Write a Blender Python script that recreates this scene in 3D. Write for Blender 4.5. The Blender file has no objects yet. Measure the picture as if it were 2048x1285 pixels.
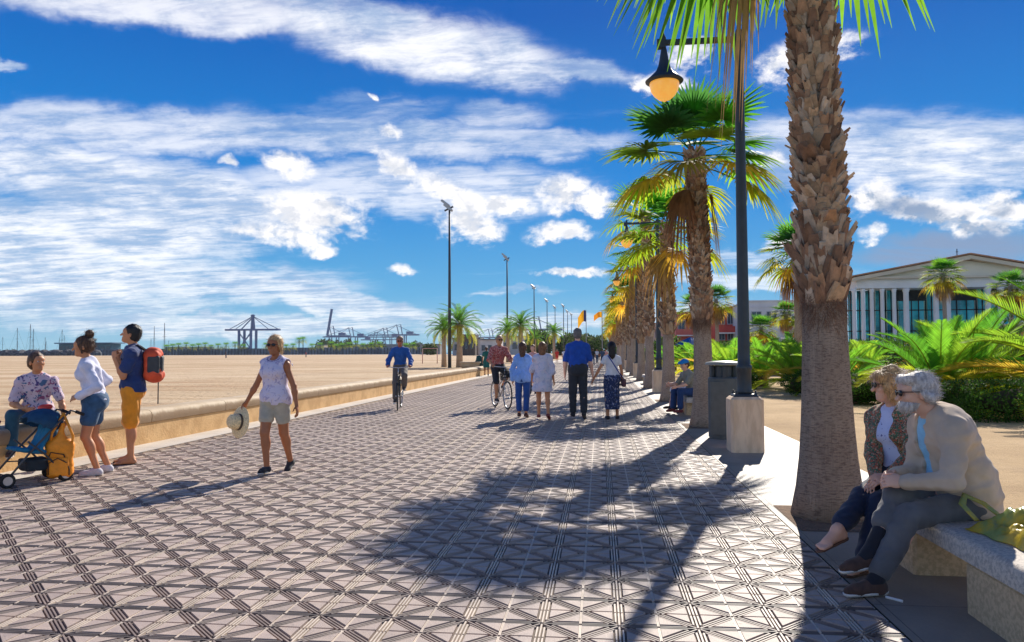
import bpy, math, random
import numpy as np
from mathutils import Vector, Matrix
R_=math.radians
SC=bpy.context.scene
COL=SC.collection
rnd=random.Random(7)

# ------------------------------------------------------------ camera
F_PX,YAW,PIT,ROLL,CAM_H=1530.0,.1145,.0405,-.0042,1.41
cam=bpy.data.cameras.new('camera'); cam_o=bpy.data.objects.new('camera',cam); COL.objects.link(cam_o)
cam.sensor_width=36; cam.lens=F_PX/2048*36; cam.clip_start=.05; cam.clip_end=30000
cf=Vector((-math.sin(YAW)*math.cos(PIT),math.cos(YAW)*math.cos(PIT),math.sin(PIT)))
cr=Vector((math.cos(YAW),math.sin(YAW),0)); cu=cr.cross(cf)
r2=math.cos(ROLL)*cr+math.sin(ROLL)*cu; u2=-math.sin(ROLL)*cr+math.cos(ROLL)*cu
cam_o.matrix_world=Matrix(((r2.x,u2.x,-cf.x,0),(r2.y,u2.y,-cf.y,0),(r2.z,u2.z,-cf.z,CAM_H),(0,0,0,1)))
SC.camera=cam_o
def ray(x,y): return cf+(x-1024)/F_PX*r2-(y-642.5)/F_PX*u2
def at(x,y,Y):            # the point of the place seen at a photograph pixel, at depth Y
    d=ray(x,y); t=Y/d.y; return Vector((d.x*t,Y,d.z*t+CAM_H))
def gr(x,y,z=0):
    d=ray(x,y); t=(z-CAM_H)/d.z; return Vector((d.x*t,d.y*t,z))

# ------------------------------------------------------------ sun, exposure
SUN_AZ,SUN_EL=R_(14.6),R_(32.4)      # azimuth from +Y towards +X
sl=bpy.data.lights.new('sun','SUN'); sl.energy=5.0; sl.angle=R_(.5); sl.color=(1,.93,.82)
so=bpy.data.objects.new('sun',sl); COL.objects.link(so); so.location=(0,0,30)
sd=Vector((math.sin(SUN_AZ)*math.cos(SUN_EL),math.cos(SUN_AZ)*math.cos(SUN_EL),math.sin(SUN_EL)))
so.rotation_euler=sd.to_track_quat('Z','Y').to_euler()
SC.view_settings.view_transform='Standard'; SC.view_settings.look='None'
SC.view_settings.exposure=.40; SC.view_settings.gamma=1
SC.render.engine='CYCLES'
SC.cycles.max_bounces=6; SC.cycles.transparent_max_bounces=8; SC.cycles.diffuse_bounces=3
SC.cycles.use_denoising=True

# ------------------------------------------------------------ node expressions
class NT:
    """tiny expression builder over math nodes"""
    def __init__(s,tree): s.t=tree; s.n=tree.nodes; s.l=tree.links
    def put(s,inp,v):
        if v is None: return
        if hasattr(v,'is_output'): s.l.new(v,inp)
        else: inp.default_value=v
    def m(s,op,a,b=None,c=None,clamp=False):
        k=s.n.new('ShaderNodeMath'); k.operation=op; k.use_clamp=clamp
        s.put(k.inputs[0],a); s.put(k.inputs[1],b); s.put(k.inputs[2],c); return k.outputs[0]
    def add(s,a,b):return s.m('ADD',a,b)
    def sub(s,a,b):return s.m('SUBTRACT',a,b)
    def mul(s,a,b):return s.m('MULTIPLY',a,b)
    def mx(s,a,b):return s.m('MAXIMUM',a,b)
    def mn(s,a,b):return s.m('MINIMUM',a,b)
    def sat(s,a):return s.m('ADD',a,0.0,clamp=True)
    def ss(s,v,lo,hi,a=0.,b=1.):
        k=s.n.new('ShaderNodeMapRange'); k.interpolation_type='SMOOTHSTEP'
        s.put(k.inputs[0],v); k.inputs[1].default_value=lo; k.inputs[2].default_value=hi
        k.inputs[3].default_value=a; k.inputs[4].default_value=b; return k.outputs[0]
    def noise(s,vec,scale,detail=4,rough=.55,dist=0,out=0):
        k=s.n.new('ShaderNodeTexNoise'); s.put(k.inputs['Vector'],vec)
        k.inputs['Scale'].default_value=scale; k.inputs['Detail'].default_value=detail
        k.inputs['Roughness'].default_value=rough; k.inputs['Distortion'].default_value=dist
        return k.outputs[out]
    def comb(s,x,y,z=0.):
        k=s.n.new('ShaderNodeCombineXYZ'); s.put(k.inputs[0],x); s.put(k.inputs[1],y); s.put(k.inputs[2],z); return k.outputs[0]
    def sep(s,v):
        k=s.n.new('ShaderNodeSeparateXYZ'); s.put(k.inputs[0],v); return k.outputs
    def mix(s,f,a,b,mode='MIX'):
        k=s.n.new('ShaderNodeMix'); k.data_type='RGBA'; k.blend_type=mode
        s.put(k.inputs[0],f); s.put(k.inputs[6],a); s.put(k.inputs[7],b); return k.outputs[2]
    def ramp(s,f,stops):
        k=s.n.new('ShaderNodeValToRGB'); s.put(k.inputs[0],f); e=k.color_ramp.elements
        while len(e)<len(stops): e.new(.5)
        for q,(p,c) in zip(e,stops): q.position=p; q.color=(*c,1) if len(c)==3 else c
        return k.outputs[0]

# ------------------------------------------------------------ sky with clouds
world=bpy.data.worlds.new('World'); SC.world=world; world.use_nodes=True
W=NT(world.node_tree); bg=W.n['Background']
sky=W.n.new('ShaderNodeTexSky'); sky.sky_type='NISHITA'; sky.sun_disc=False
sky.sun_elevation=SUN_EL; sky.sun_rotation=SUN_AZ; sky.air_density=1.0; sky.dust_density=.3; sky.ozone_density=2.5
tc=W.n.new('ShaderNodeTexCoord'); D=tc.outputs['Generated']
dx,dy,dz=W.sep(D)
az=W.mul(W.m('ARCTAN2',dx,dy),57.2958); el=W.mul(W.m('ARCSINE',dz),57.2958)
hs=W.n.new('ShaderNodeHueSaturation'); hs.inputs['Saturation'].default_value=1.25; hs.inputs['Value'].default_value=.62
W.l.new(sky.outputs[0],hs.inputs['Color'])
grad=W.ramp(W.m('DIVIDE',el,60.,clamp=True),[(0,(2.2,4.4,5.7)),(.07,(.7,3.2,5.8)),(.20,(.03,1.85,5.4)),(.40,(.0,.85,3.8)),(1,(.005,.32,1.8))])
blue=W.mix(.97,hs.outputs[0],grad)
# planar cloud-layer coordinates: streaks run with the wind and foreshorten to the horizon
dzz=W.add(W.mx(dz,0.),.10)
px_=W.m('DIVIDE',dx,dzz); py_=W.m('DIVIDE',dy,dzz)
layer=W.comb(px_,py_)
wv=W.n.new('ShaderNodeMapping'); wv.inputs['Rotation'].default_value=(0,0,R_(-8)); wv.inputs['Scale'].default_value=(.7,1.5,1)
W.l.new(layer,wv.inputs[0])
n_str=W.noise(wv.outputs[0],1.6,9,.62,.5)
n_fine=W.noise(wv.outputs[0],7.0,7,.7,.3)
puffv=W.comb(az,W.mul(el,1.45))
n_puff=W.noise(puffv,.20,9,.6,.25)
n_warp=W.noise(puffv,.11,3,.5)
azw=W.add(az,W.mul(W.sub(n_warp,.5),5.)); elw=W.add(el,W.mul(W.sub(n_puff,.5),3.2))
def ell(a0,e0,ra,re,rot=0.,w=1.,soft=.6):
    c,s=math.cos(R_(rot)),math.sin(R_(rot))
    x=W.sub(azw,a0); y=W.sub(elw,e0)
    u=W.mul(W.add(W.mul(x,c),W.mul(y,s)),1/ra); v=W.mul(W.sub(W.mul(y,c),W.mul(x,s)),1/re)
    r=W.m('SQRT',W.add(W.mul(u,u),W.mul(v,v)))
    return W.ss(r,1.0,1.0-soft,0.,w)
def union(lst):
    o=lst[0]
    for q in lst[1:]: o=W.mx(o,q)
    return o
CIRRUS= [(-31.3, 22.7, 13.46, 1.44, 4.8, 0.85), (-13.8, 22.2, 14.51, 2.46, -8.4, 0.95), (-2.5, 20.4, 6.78, 1.15, -8.7, 0.8), (-33.6, 14.7, 14.38, 1.66, 4.3, 0.75), (-16.4, 15.6, 15.09, 1.75, -0.7, 0.72), (-5.5, 15.3, 9.74, 1.21, -0.5, 0.6), (-16.8, 17.5, 7.31, 1.17, 2.7, 0.5), (-7.4, 17.2, 4.16, 1.26, 0.0, 0.6), (-40.1, 17.6, 1.3, 0.41, -2.7, 0.8), (-36.2, 11.7, 9.38, 1.9, -0.6, 0.9), (-30.5, 10.5, 13.1, 2.68, -2.3, 0.95), (-35.0, 7.8, 12.52, 2.77, 3.7, 0.95), (-30.4, 5.0, 13.4, 1.71, -0.3, 0.8), (-35.5, 3.2, 9.48, 0.92, 1.4, 0.7), (-21.4, 4.2, 10.43, 1.16, -13.5, 0.85), (-15.6, 3.2, 4.75, 0.81, -17.9, 0.8), (-18.6, 12.2, 9.33, 1.78, 2.2, 0.7), (-10.4, 11.9, 11.13, 2.18, 0.5, 0.75), (15.6, 14.8, 6.51, 1.98, -5.9, 0.75), (22.9, 12.6, 9.84, 2.52, -9.1, 0.95), (13.6, 13.0, 4.0, 2.37, -4.8, 0.7), (10.1, 6.7, 6.88, 0.57, -2.2, 0.6), (10.1, 5.1, 8.23, 0.79, 0.3, 0.7), (20.4, 4.4, 7.74, 0.73, 3.1, 0.6), (-6.3, 4.5, 3.37, 0.3, -0.3, 0.5), (-23.4, 2.4, 4.11, 0.29, 0.5, 0.5),(-27,2.0,16,1.0,0,.8),(-6,2.2,10,.9,0,.7),(9,2.6,9,1.0,0,.8),(-38,6.,12,4.5,0,.95),(48,17,16,7,0,.8),(-60,18,14,4,0,.8),(120,20,40,11,0,.7),(-120,20,40,11,0,.7),(179,24,55,14,0,.8),(-179,24,55,14,0,.8)]  # rear entries: unseen banks behind the camera, added to fill the faces
CUM= [(-22.8, 13.5, 2.28, 0.97, -4.4, 1.0), (-26.9, 13.3, 0.87, 0.47, 4.5, 0.9), (-15.6, 16.1, 1.26, 0.7, 2.2, 0.9), (-15.3, 13.4, 3.26, 1.14, -25.8, 1.0), (-11.2, 11.7, 4.08, 1.31, -23.8, 1.0), (-10.3, 9.4, 3.28, 1.84, -17.4, 1.0), (-20.4, 10.0, 4.96, 2.14, -2.9, 1.0), (-23.5, 8.4, 4.13, 1.28, 2.3, 0.9), (-20.7, 7.5, 1.77, 0.65, 1.6, 0.8), (-2.7, 11.8, 2.7, 1.67, -1.0, 1.0), (-0.3, 11.2, 2.24, 1.38, -1.4, 0.95), (-2.8, 9.0, 3.0, 1.03, -0.8, 1.0), (-7.4, 11.0, 3.01, 0.88, -0.1, 0.9), (-14.7, 6.2, 1.33, 0.44, 0.6, 0.85), (-2.1, 5.9, 3.36, 0.48, 2.3, 0.9), (-17.1, 18.4, 0.51, 0.34, 3.0, 0.8), (7.0, 20.9, 2.88, 1.31, -4.8, 0.95), (4.6, 19.3, 2.56, 1.01, -3.7, 0.9), (12.5, 13.3, 2.03, 0.82, -4.7, 0.9), (15.1, 20.0, 3.5, 1.74, 12.2, 0.95), (19.8, 10.1, 2.33, 1.71, -21.0, 1.0), (22.6, 9.0, 3.22, 1.45, -14.0, 1.0), (25.9, 9.0, 2.7, 1.25, -5.9, 1.0), (25.1, 7.8, 3.29, 0.82, -5.0, 1.0), (19.4, 7.9, 1.68, 0.8, -4.1, 0.9), (12.9, 7.8, 2.01, 0.7, -3.0, 0.8), (15.5, 10.4, 2.27, 2.04, -4.4, 0.9),(44,11,9,3,0,1.),(-52,9,8,3,0,1.),(90,9,20,4,0,1.),(-100,9,25,4,0,1.),(160,9,30,5,0,1.)]
m_c=union([ell(q[0],q[1],q[2]*1.2,q[3]*1.25,*q[4:]) for q in CIRRUS]); m_p=union([ell(q[0],q[1],q[2]*1.3,q[3]*1.35,*q[4:],soft=.95) for q in CUM])
cir=W.sat(W.mul(m_c,W.ss(W.add(W.add(W.mul(n_str,.75),W.mul(n_fine,.35)),W.mul(m_c,.46)),.44,.84)))
n_edge=W.noise(puffv,.75,6,.65,.2)
pdens=W.add(m_p,W.add(W.mul(W.sub(n_puff,.5),2.6),W.mul(W.sub(n_edge,.5),1.5)))
puf=W.mul(W.ss(pdens,.12,.92),W.ss(m_p,.02,.35))
off=W.n.new('ShaderNodeVectorMath'); off.operation='ADD'; W.l.new(puffv,off.inputs[0]); off.inputs[1].default_value=(.55,1.5,0)
n_p2=W.noise(off.outputs[0],.20,9,.6,.25); n_e2=W.noise(off.outputs[0],.75,6,.65,.2)
relief=W.add(W.mul(W.sub(n_puff,n_p2),3.2),W.mul(W.sub(n_edge,n_e2),1.6))   # lit towards the sun, shaded away from it
wisp=W.mul(W.mul(W.ss(n_str,.60,.88),.30),W.ss(el,45.,22.))
# cloud body: grey where thick / low, bright at rims
n_sh=W.noise(puffv,.33,6,.6,.4)
gre=W.mul(W.sat(W.add(W.ss(W.add(n_sh,W.mul(W.sub(m_p,.6),.35)),.50,.78),W.ss(relief,.0,-.5,0.,.8))),W.ss(az,12.,20.,.5,1.))
white=(8.6,8.4,8.4,1); grey=(3.0,3.7,4.9,1)
ccol=W.mix(gre,white,grey)
darkbank=W.mul(W.mx(ell(23.4,6.5,7.5,1.3,0,1.,soft=.7),ell(21.5,9.3,2.6,1.0,-5,.8,soft=.8)),W.ss(n_str,.2,.5))
icol=W.mix(W.ss(W.add(W.add(W.mul(n_str,.45),W.mul(n_fine,.25)),W.mul(n_puff,.35)),.44,.60),(3.5,4.5,6.2,1),(8.5,8.5,8.7,1))
sk=W.mix(wisp,blue,(7.,7.6,8.6,1))
sk=W.mix(W.mul(cir,W.ss(n_fine,.28,.62,.62,.95)),sk,icol)
sk=W.mix(W.mul(darkbank,.7),sk,(2.0,3.0,4.8,1))
sk=W.mix(puf,sk,ccol)
sk=W.mix(W.mul(darkbank,.9),sk,(1.8,2.6,4.1,1))
W.l.new(sk,bg.inputs['Color']); bg.inputs['Strength'].default_value=.10

# ------------------------------------------------------------ object helpers
def tag(o,label=None,cat=None,group=None,kind=None):
    if label:o['label']=label
    if cat:o['category']=cat
    if group:o['group']=group
    if kind:o['kind']=kind
    return o
def empty(name,loc=(0,0,0),rz=0.,label=None,cat=None,group=None,scale=1.):
    o=bpy.data.objects.new(name,None); COL.objects.link(o); o.location=loc; o.rotation_euler=(0,0,rz); o.scale=(scale,)*3
    o.empty_display_size=.1
    return tag(o,label,cat,group)
def np_mesh(name,V,F,smooth=False,col=None,mi=None):
    """V (n,3); F list of (k,) lists or an (m,4)/(m,3) array"""
    me=bpy.data.meshes.new(name); V=np.asarray(V,dtype=np.float32)
    me.vertices.add(len(V)); me.vertices.foreach_set('co',V.ravel())
    if isinstance(F,np.ndarray):
        tot=np.full(len(F),F.shape[1],dtype=np.int32); flat=F.astype(np.int32).ravel()
    else:
        tot=np.array([len(f) for f in F],dtype=np.int32); flat=np.array([i for f in F for i in f],dtype=np.int32)
    me.loops.add(len(flat)); me.loops.foreach_set('vertex_index',flat)
    me.polygons.add(len(tot)); st=np.zeros(len(tot),dtype=np.int32); st[1:]=np.cumsum(tot)[:-1]
    me.polygons.foreach_set('loop_start',st); me.polygons.foreach_set('loop_total',tot)
    if mi is not None: me.polygons.foreach_set('material_index',np.asarray(mi,dtype=np.int32))
    me.polygons.foreach_set('use_smooth',np.full(len(tot),bool(smooth)))
    if col is not None:
        ca=me.color_attributes.new('Col','FLOAT_COLOR','POINT'); c=np.ones((len(V),4),dtype=np.float32); c[:,:3]=np.asarray(col); ca.data.foreach_set('color',c.ravel())
    me.update(calc_edges=True); me.validate()
    return me
def link(name,me,mats,parent=None,loc=None):
    o=bpy.data.objects.new(name,me)
    if not isinstance(mats,(list,tuple)): mats=[mats]
    if len(me.materials)==0:
        for m in mats: me.materials.append(m)
    COL.objects.link(o)
    if parent: o.parent=parent
    if loc is not None: o.location=loc
    return o
def copy_tree(o,loc=None,rz=None,label=None,scale=None,group=None,parent=None):
    c=o.copy(); COL.objects.link(c)
    if parent: c.parent=parent
    if loc is not None: c.location=loc
    if rz is not None: c.rotation_euler=(0,0,rz)
    if scale is not None: c.scale=(scale,)*3 if not isinstance(scale,tuple) else scale
    if label: c['label']=label
    if group: c['group']=group
    for ch in list(o.children): copy_tree(ch,parent=c)
    return c
class MB:
    """collects shapes into ONE mesh"""
    def __init__(s): s.V=[]; s.F=[]; s.M=[]; s.C=[]; s.n=0; s.c=(1,1,1); s.mat=0
    def add(s,V,F):
        b=s.n
        for v in V: s.V.append((v[0],v[1],v[2])); s.C.append(s.c)
        for f in F: s.F.append([i+b for i in f]); s.M.append(s.mat)
        s.n+=len(V); return s
    def box(s,c,size,rot=None,taper=1.):
        hx,hy,hz=[q/2 for q in size]; V=[]
        for z,t in((-hz,1.),(hz,taper)):
            for x,y in((-hx,-hy),(hx,-hy),(hx,hy),(-hx,hy)): V.append(Vector((x*t,y*t,z)))
        if rot is not None: V=[rot@v for v in V]
        c=Vector(c); V=[v+c for v in V]
        return s.add(V,[(3,2,1,0),(4,5,6,7),(0,1,5,4),(1,2,6,5),(2,3,7,6),(3,0,4,7)])
    def rbox(s,c,size,b=.02,rot=None):
        """box with chamfered vertical edges and top"""
        hx,hy,hz=[q/2 for q in size]
        ring=[(-hx+b,-hy),(hx-b,-hy),(hx,-hy+b),(hx,hy-b),(hx-b,hy),(-hx+b,hy),(-hx,hy-b),(-hx,-hy+b)]
        V=[Vector((x,y,-hz)) for x,y in ring]+[Vector((x,y,hz-b)) for x,y in ring]+[Vector((x*(1-b/hx),y*(1-b/hy),hz)) for x,y in ring]
        if rot is not None: V=[rot@v for v in V]
        c=Vector(c); V=[v+c for v in V]; F=[tuple(range(7,-1,-1)),tuple(range(16,24))]
        for k in(0,8):
            for i in range(8): j=(i+1)%8; F.append((k+i,k+j,k+8+j,k+8+i))
        return s.add(V,F)
    def tube(s,pts,rad,n=8,caps=True,flat=1.):
        pts=[Vector(p) for p in pts]; m=len(pts)
        if not hasattr(rad,'__len__'): rad=[rad]*m
        V=[]; up=None
        for i,p in enumerate(pts):
            t=(pts[min(i+1,m-1)]-pts[max(i-1,0)]).normalized()
            if up is None: up=Vector((0,0,1)) if abs(t.z)<.9 else Vector((1,0,0))
            a=t.cross(up)
            if a.length<1e-4: a=t.cross(Vector((0,1,.1)))
            a.normalize(); b=a.cross(t).normalized(); up=b
            for k in range(n):
                q=2*math.pi*k/n; V.append(p+(a*math.cos(q)+b*math.sin(q)*flat)*rad[i])
        F=[]
        for i in range(m-1):
            for k in range(n): F.append((i*n+k,i*n+(k+1)%n,(i+1)*n+(k+1)%n,(i+1)*n+k))
        if caps: F.append(tuple(range(n-1,-1,-1))); F.append(tuple(range((m-1)*n,m*n)))
        return s.add(V,F)
    def lathe(s,c,prof,n=16,sx=1.,sy=1.,rot=None):
        V=[];m=len(prof)
        for r,z in prof:
            for k in range(n):
                a=2*math.pi*k/n; V.append(Vector((r*sx*math.cos(a),r*sy*math.sin(a),z)))
        if rot is not None: V=[rot@v for v in V]
        c=Vector(c); V=[v+c for v in V]
        F=[(i*n+k,i*n+(k+1)%n,(i+1)*n+(k+1)%n,(i+1)*n+k) for i in range(m-1) for k in range(n)]
        F.append(tuple(range(n-1,-1,-1))); F.append(tuple(range((m-1)*n,m*n)))
        return s.add(V,F)
    def quad(s,a,b,c,d): return s.add([a,b,c,d],[(0,1,2,3)])
    def prism(s,poly,a,b):
        """poly of 3D points extruded by vector b-a"""
        off=Vector(b)-Vector(a); P=[Vector(p) for p in poly]; k=len(P)
        F=[tuple(range(k-1,-1,-1)),tuple(range(k,2*k))]+[(i,(i+1)%k,k+(i+1)%k,k+i) for i in range(k)]
        return s.add(P+[p+off for p in P],F)
    def ball(s,c,r,n=10,m=7,rot=None):
        if not hasattr(r,'__len__'): r=(r,r,r)
        prof=[(max(1e-4,math.sin(math.pi*i/m)),-math.cos(math.pi*i/m)) for i in range(m+1)]
        V=[]
        for pr,pz in prof:
            for k in range(n):
                a=2*math.pi*k/n; v=Vector((pr*math.cos(a)*r[0],pr*math.sin(a)*r[1],pz*r[2]))
                if rot is not None:v=rot@v
                V.append(v+Vector(c))
        F=[(i*n+k,i*n+(k+1)%n,(i+1)*n+(k+1)%n,(i+1)*n+k) for i in range(m) for k in range(n)]
        return s.add(V,F)
    def build(s,name,mats,parent=None,smooth=False,colors=False,loc=None):
        me=np_mesh(name,s.V,s.F,smooth,s.C if colors else None,s.M)
        return link(name,me,mats,parent,loc)
def smooth_angle(o,deg=35):
    me=o.data
    import bmesh
    bm=bmesh.new(); bm.from_mesh(me); a=R_(deg)
    for f in bm.faces: f.smooth=True
    for e in bm.edges:
        e.smooth = not (len(e.link_faces)==2 and e.calc_face_angle(0)>a)
    bm.to_mesh(me); bm.free(); return o

# ------------------------------------------------------------ materials
def mat(name,col,rough=.7,var=.12,scale=8.,bump=0.,bscale=None,metal=0.,attr=False,spec=.5,col2=None,detail=5,trans=0.,stretch=None,sheen=0.,tboost=1.):
    m=bpy.data.materials.new(name); m.use_nodes=True; N=NT(m.node_tree); b=N.n['Principled BSDF']
    tcn=N.n.new('ShaderNodeTexCoord'); v=tcn.outputs['Object']
    if stretch:
        mp=N.n.new('ShaderNodeMapping'); mp.inputs['Scale'].default_value=stretch; N.l.new(v,mp.inputs[0]); v=mp.outputs[0]
    nz=N.noise(v,scale,detail,.6)
    if attr:
        a=N.n.new('ShaderNodeAttribute'); a.attribute_name='Col'; base=a.outputs['Color']
    else: base=(*col,1)
    if col2 is not None: c=N.mix(N.ss(nz,.4,.62),base,(*col2,1))
    else:
        hsv=N.n.new('ShaderNodeHueSaturation'); N.put(hsv.inputs['Color'],base)
        N.l.new(N.ss(nz,.25,.75,1-var,1+var),hsv.inputs['Value']); c=hsv.outputs[0]
    N.l.new(c,b.inputs['Base Color']); b.inputs['Roughness'].default_value=rough; b.inputs['Metallic'].default_value=metal
    b.inputs['Specular IOR Level'].default_value=spec
    if sheen: b.inputs['Sheen Weight'].default_value=sheen
    if bump:
        bn=N.n.new('ShaderNodeBump'); bn.inputs['Strength'].default_value=1.; bn.inputs['Distance'].default_value=bump
        N.l.new(N.noise(v,bscale or scale*3,5,.6),bn.inputs['Height']); N.l.new(bn.outputs[0],b.inputs['Normal'])
    if trans:
        t=N.n.new('ShaderNodeBsdfTranslucent'); N.l.new(N.mix(1.,c,(tboost,tboost,tboost,1),'MULTIPLY'),t.inputs[0]); mx=N.n.new('ShaderNodeMixShader'); mx.inputs[0].default_value=trans
        out=N.n['Material Output']; N.l.new(b.outputs[0],mx.inputs[1]); N.l.new(t.outputs[0],mx.inputs[2]); N.l.new(mx.outputs[0],out.inputs[0])
    m['nt']=1
    return m
# ------------------------------------------------------------ implicit surfaces (people, bags, soft things)
def _rot(v,R): return v if R is None else v
class SDF:
    def __init__(s,h): s.h=h; s.P=[]; s.cuts=[]
    def cap(s,a,b,ra,rb=None,k=.02,op=1): s.P.append(('c',Vector(a),Vector(b),ra,ra if rb is None else rb,k,op)); return s
    def ell(s,c,r,M=None,k=.02,op=1):
        if not hasattr(r,'__len__'): r=(r,r,r)
        s.P.append(('e',Vector(c),r,M,k,op)); return s
    def box(s,c,half,M=None,rd=.02,k=.01,op=1): s.P.append(('b',Vector(c),half,M,rd,k,op)); return s
    def cut(s,p,n,k=.0): s.cuts.append((Vector(p),Vector(n).normalized(),k)); return s   # keeps the side n points away from
    def bounds(s,q):
        if q[0]=='c':
            r=max(q[3],q[4]); a,b=q[1],q[2]; lo=[min(a[i],b[i])-r for i in range(3)]; hi=[max(a[i],b[i])+r for i in range(3)]
        elif q[0]=='e': r=max(q[2]); lo=[q[1][i]-r for i in range(3)]; hi=[q[1][i]+r for i in range(3)]
        else: r=math.sqrt(sum(x*x for x in q[2]))+q[4]; lo=[q[1][i]-r for i in range(3)]; hi=[q[1][i]+r for i in range(3)]
        return np.array(lo),np.array(hi)
    def mesh(s,wr=0.,wf=30.,seed=0,wdir=(1,1,1)):
        h=s.h; B=[s.bounds(q) for q in s.P if q[-1]==1]
        lo=np.min([b[0] for b in B],axis=0)-.03-4*h; hi=np.max([b[1] for b in B],axis=0)+.03+4*h
        n=np.ceil((hi-lo)/h).astype(int)+1; D=np.full(n,.5,dtype=np.float32)
        for q in s.P:
            bl,bh=s.bounds(q); k=q[-2]; mg=k+3*h+.01
            i0=np.maximum(0,np.floor((bl-mg-lo)/h).astype(int)); i1=np.minimum(n,np.ceil((bh+mg-lo)/h).astype(int)+1)
            if (i1<=i0).any(): continue
            X=(lo[0]+np.arange(i0[0],i1[0])*h)[:,None,None]; Y=(lo[1]+np.arange(i0[1],i1[1])*h)[None,:,None]; Z=(lo[2]+np.arange(i0[2],i1[2])*h)[None,None,:]
            if q[0]=='c':
                a,b=q[1],q[2]; ab=b-a; L2=max(ab.dot(ab),1e-9)
                t=np.clip(((X-a.x)*ab.x+(Y-a.y)*ab.y+(Z-a.z)*ab.z)/L2,0,1)
                d=np.sqrt((X-a.x-ab.x*t)**2+(Y-a.y-ab.y*t)**2+(Z-a.z-ab.z*t)**2)-(q[3]+(q[4]-q[3])*t)
            else:
                c=q[1]; x,y,z=X-c.x,Y-c.y,Z-c.z
                if q[3] is not None:
                    M=q[3]; x,y,z=[M[0][i]*x+M[1][i]*y+M[2][i]*z for i in range(3)]
                if q[0]=='e':
                    r=q[2]; k0=np.sqrt((x/r[0])**2+(y/r[1])**2+(z/r[2])**2); k1=np.sqrt((x/r[0]**2)**2+(y/r[1]**2)**2+(z/r[2]**2)**2)
                    d=k0*(k0-1)/np.maximum(k1,1e-6)
                else:
                    hx,hy,hz=q[2]; rd=q[4]; ax,ay,az_=np.abs(x)-hx+rd,np.abs(y)-hy+rd,np.abs(z)-hz+rd
                    d=np.sqrt(np.maximum(ax,0)**2+np.maximum(ay,0)**2+np.maximum(az_,0)**2)+np.minimum(np.maximum(ax,np.maximum(ay,az_)),0)-rd
            S=tuple(slice(i0[i],i1[i]) for i in range(3)); A=D[S]; k=max(k,1e-5)
            if q[-1]==1:
                hh=np.clip(.5+.5*(d-A)/k,0,1); D[S]=d*(1-hh)+A*hh-k*hh*(1-hh)
            else:
                hh=np.clip(.5-.5*(A+d)/k,0,1); D[S]=A*(1-hh)-d*hh+k*hh*(1-hh)
        X=(lo[0]+np.arange(n[0])*h)[:,None,None]; Y=(lo[1]+np.arange(n[1])*h)[None,:,None]; Z=(lo[2]+np.arange(n[2])*h)[None,None,:]
        if wr:
            rg=np.random.RandomState(seed); N=0
            for o in range(6):
                w=rg.normal(size=3)*np.array(wdir); w=w/np.linalg.norm(w)*wf*(1+.45*o); N=N+np.sin(w[0]*X+w[1]*Y+w[2]*Z+rg.rand()*6+1.3*np.sin(.6*(w[1]*X-w[0]*Z)))/(1+.35*o)
            D=D+wr*N*.5
        for p,nn,k in s.cuts: D=np.maximum(D,nn.x*(X-p.x)+nn.y*(Y-p.y)+nn.z*(Z-p.z))
        D[0]=D[-1]=.5; D[:,0]=D[:,-1]=.5; D[:,:,0]=D[:,:,-1]=.5
        # surface nets
        S=D<0; m=S[:-1,:-1,:-1].astype(np.int8)
        off=[(i,j,k) for i in(0,1) for j in(0,1) for k in(0,1)]
        sl=lambda o:tuple(slice(a,(-1 if a==0 else None)) for a in o)
        cnt=sum(S[sl(o)].astype(np.int8) for o in off); act=(cnt>0)&(cnt<8)
        I=np.argwhere(act); ID=np.full(act.shape,-1,dtype=np.int64); ID[act]=np.arange(len(I))
        C=np.stack([D[I[:,0]+o[0],I[:,1]+o[1],I[:,2]+o[2]] for o in off],1)
        pos=np.zeros((len(I),3)); w=np.zeros(len(I))
        for a in range(8):
            for b in range(a+1,8):
                df=[off[b][i]-off[a][i] for i in range(3)]
                if sum(map(abs,df))!=1: continue
                va,vb=C[:,a],C[:,b]; mk=(va<0)!=(vb<0); t=np.where(mk,va/np.where(mk,va-vb,1),0)
                pos+=mk[:,None]*(np.array(off[a])[None]+t[:,None]*np.array(df)[None]); w+=mk
        V=lo+(I+pos/w[:,None])*h
        Fs=[]
        for ax in range(3):
            a=[slice(None)]*3; b=[slice(None)]*3; a[ax]=slice(0,-1); b[ax]=slice(1,None)
            ch=S[tuple(a)]!=S[tuple(b)]; E=np.argwhere(ch); u,v=[i for i in range(3) if i!=ax]
            ok=(E[:,u]>0)&(E[:,v]>0)&(E[:,u]<n[u]-1)&(E[:,v]<n[v]-1); E=E[ok]
            q=[]
            for du,dv in((-1,-1),(0,-1),(0,0),(-1,0)):
                c=E.copy(); c[:,u]+=du; c[:,v]+=dv; q.append(ID[c[:,0],c[:,1],c[:,2]])
            q=np.stack(q,1); ins=S[E[:,0],E[:,1],E[:,2]]; flip=ins if ax!=1 else ~ins
            q[~flip]=q[~flip][:,::-1]; Fs.append(q)
        F=np.concatenate(Fs); F=F[(F>=0).all(1)]
        return V,F
    def build(s,name,m,parent=None,**kw):
        V,F=s.mesh(**kw); return link(name,np_mesh(name,V,F,True),m,parent)
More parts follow.
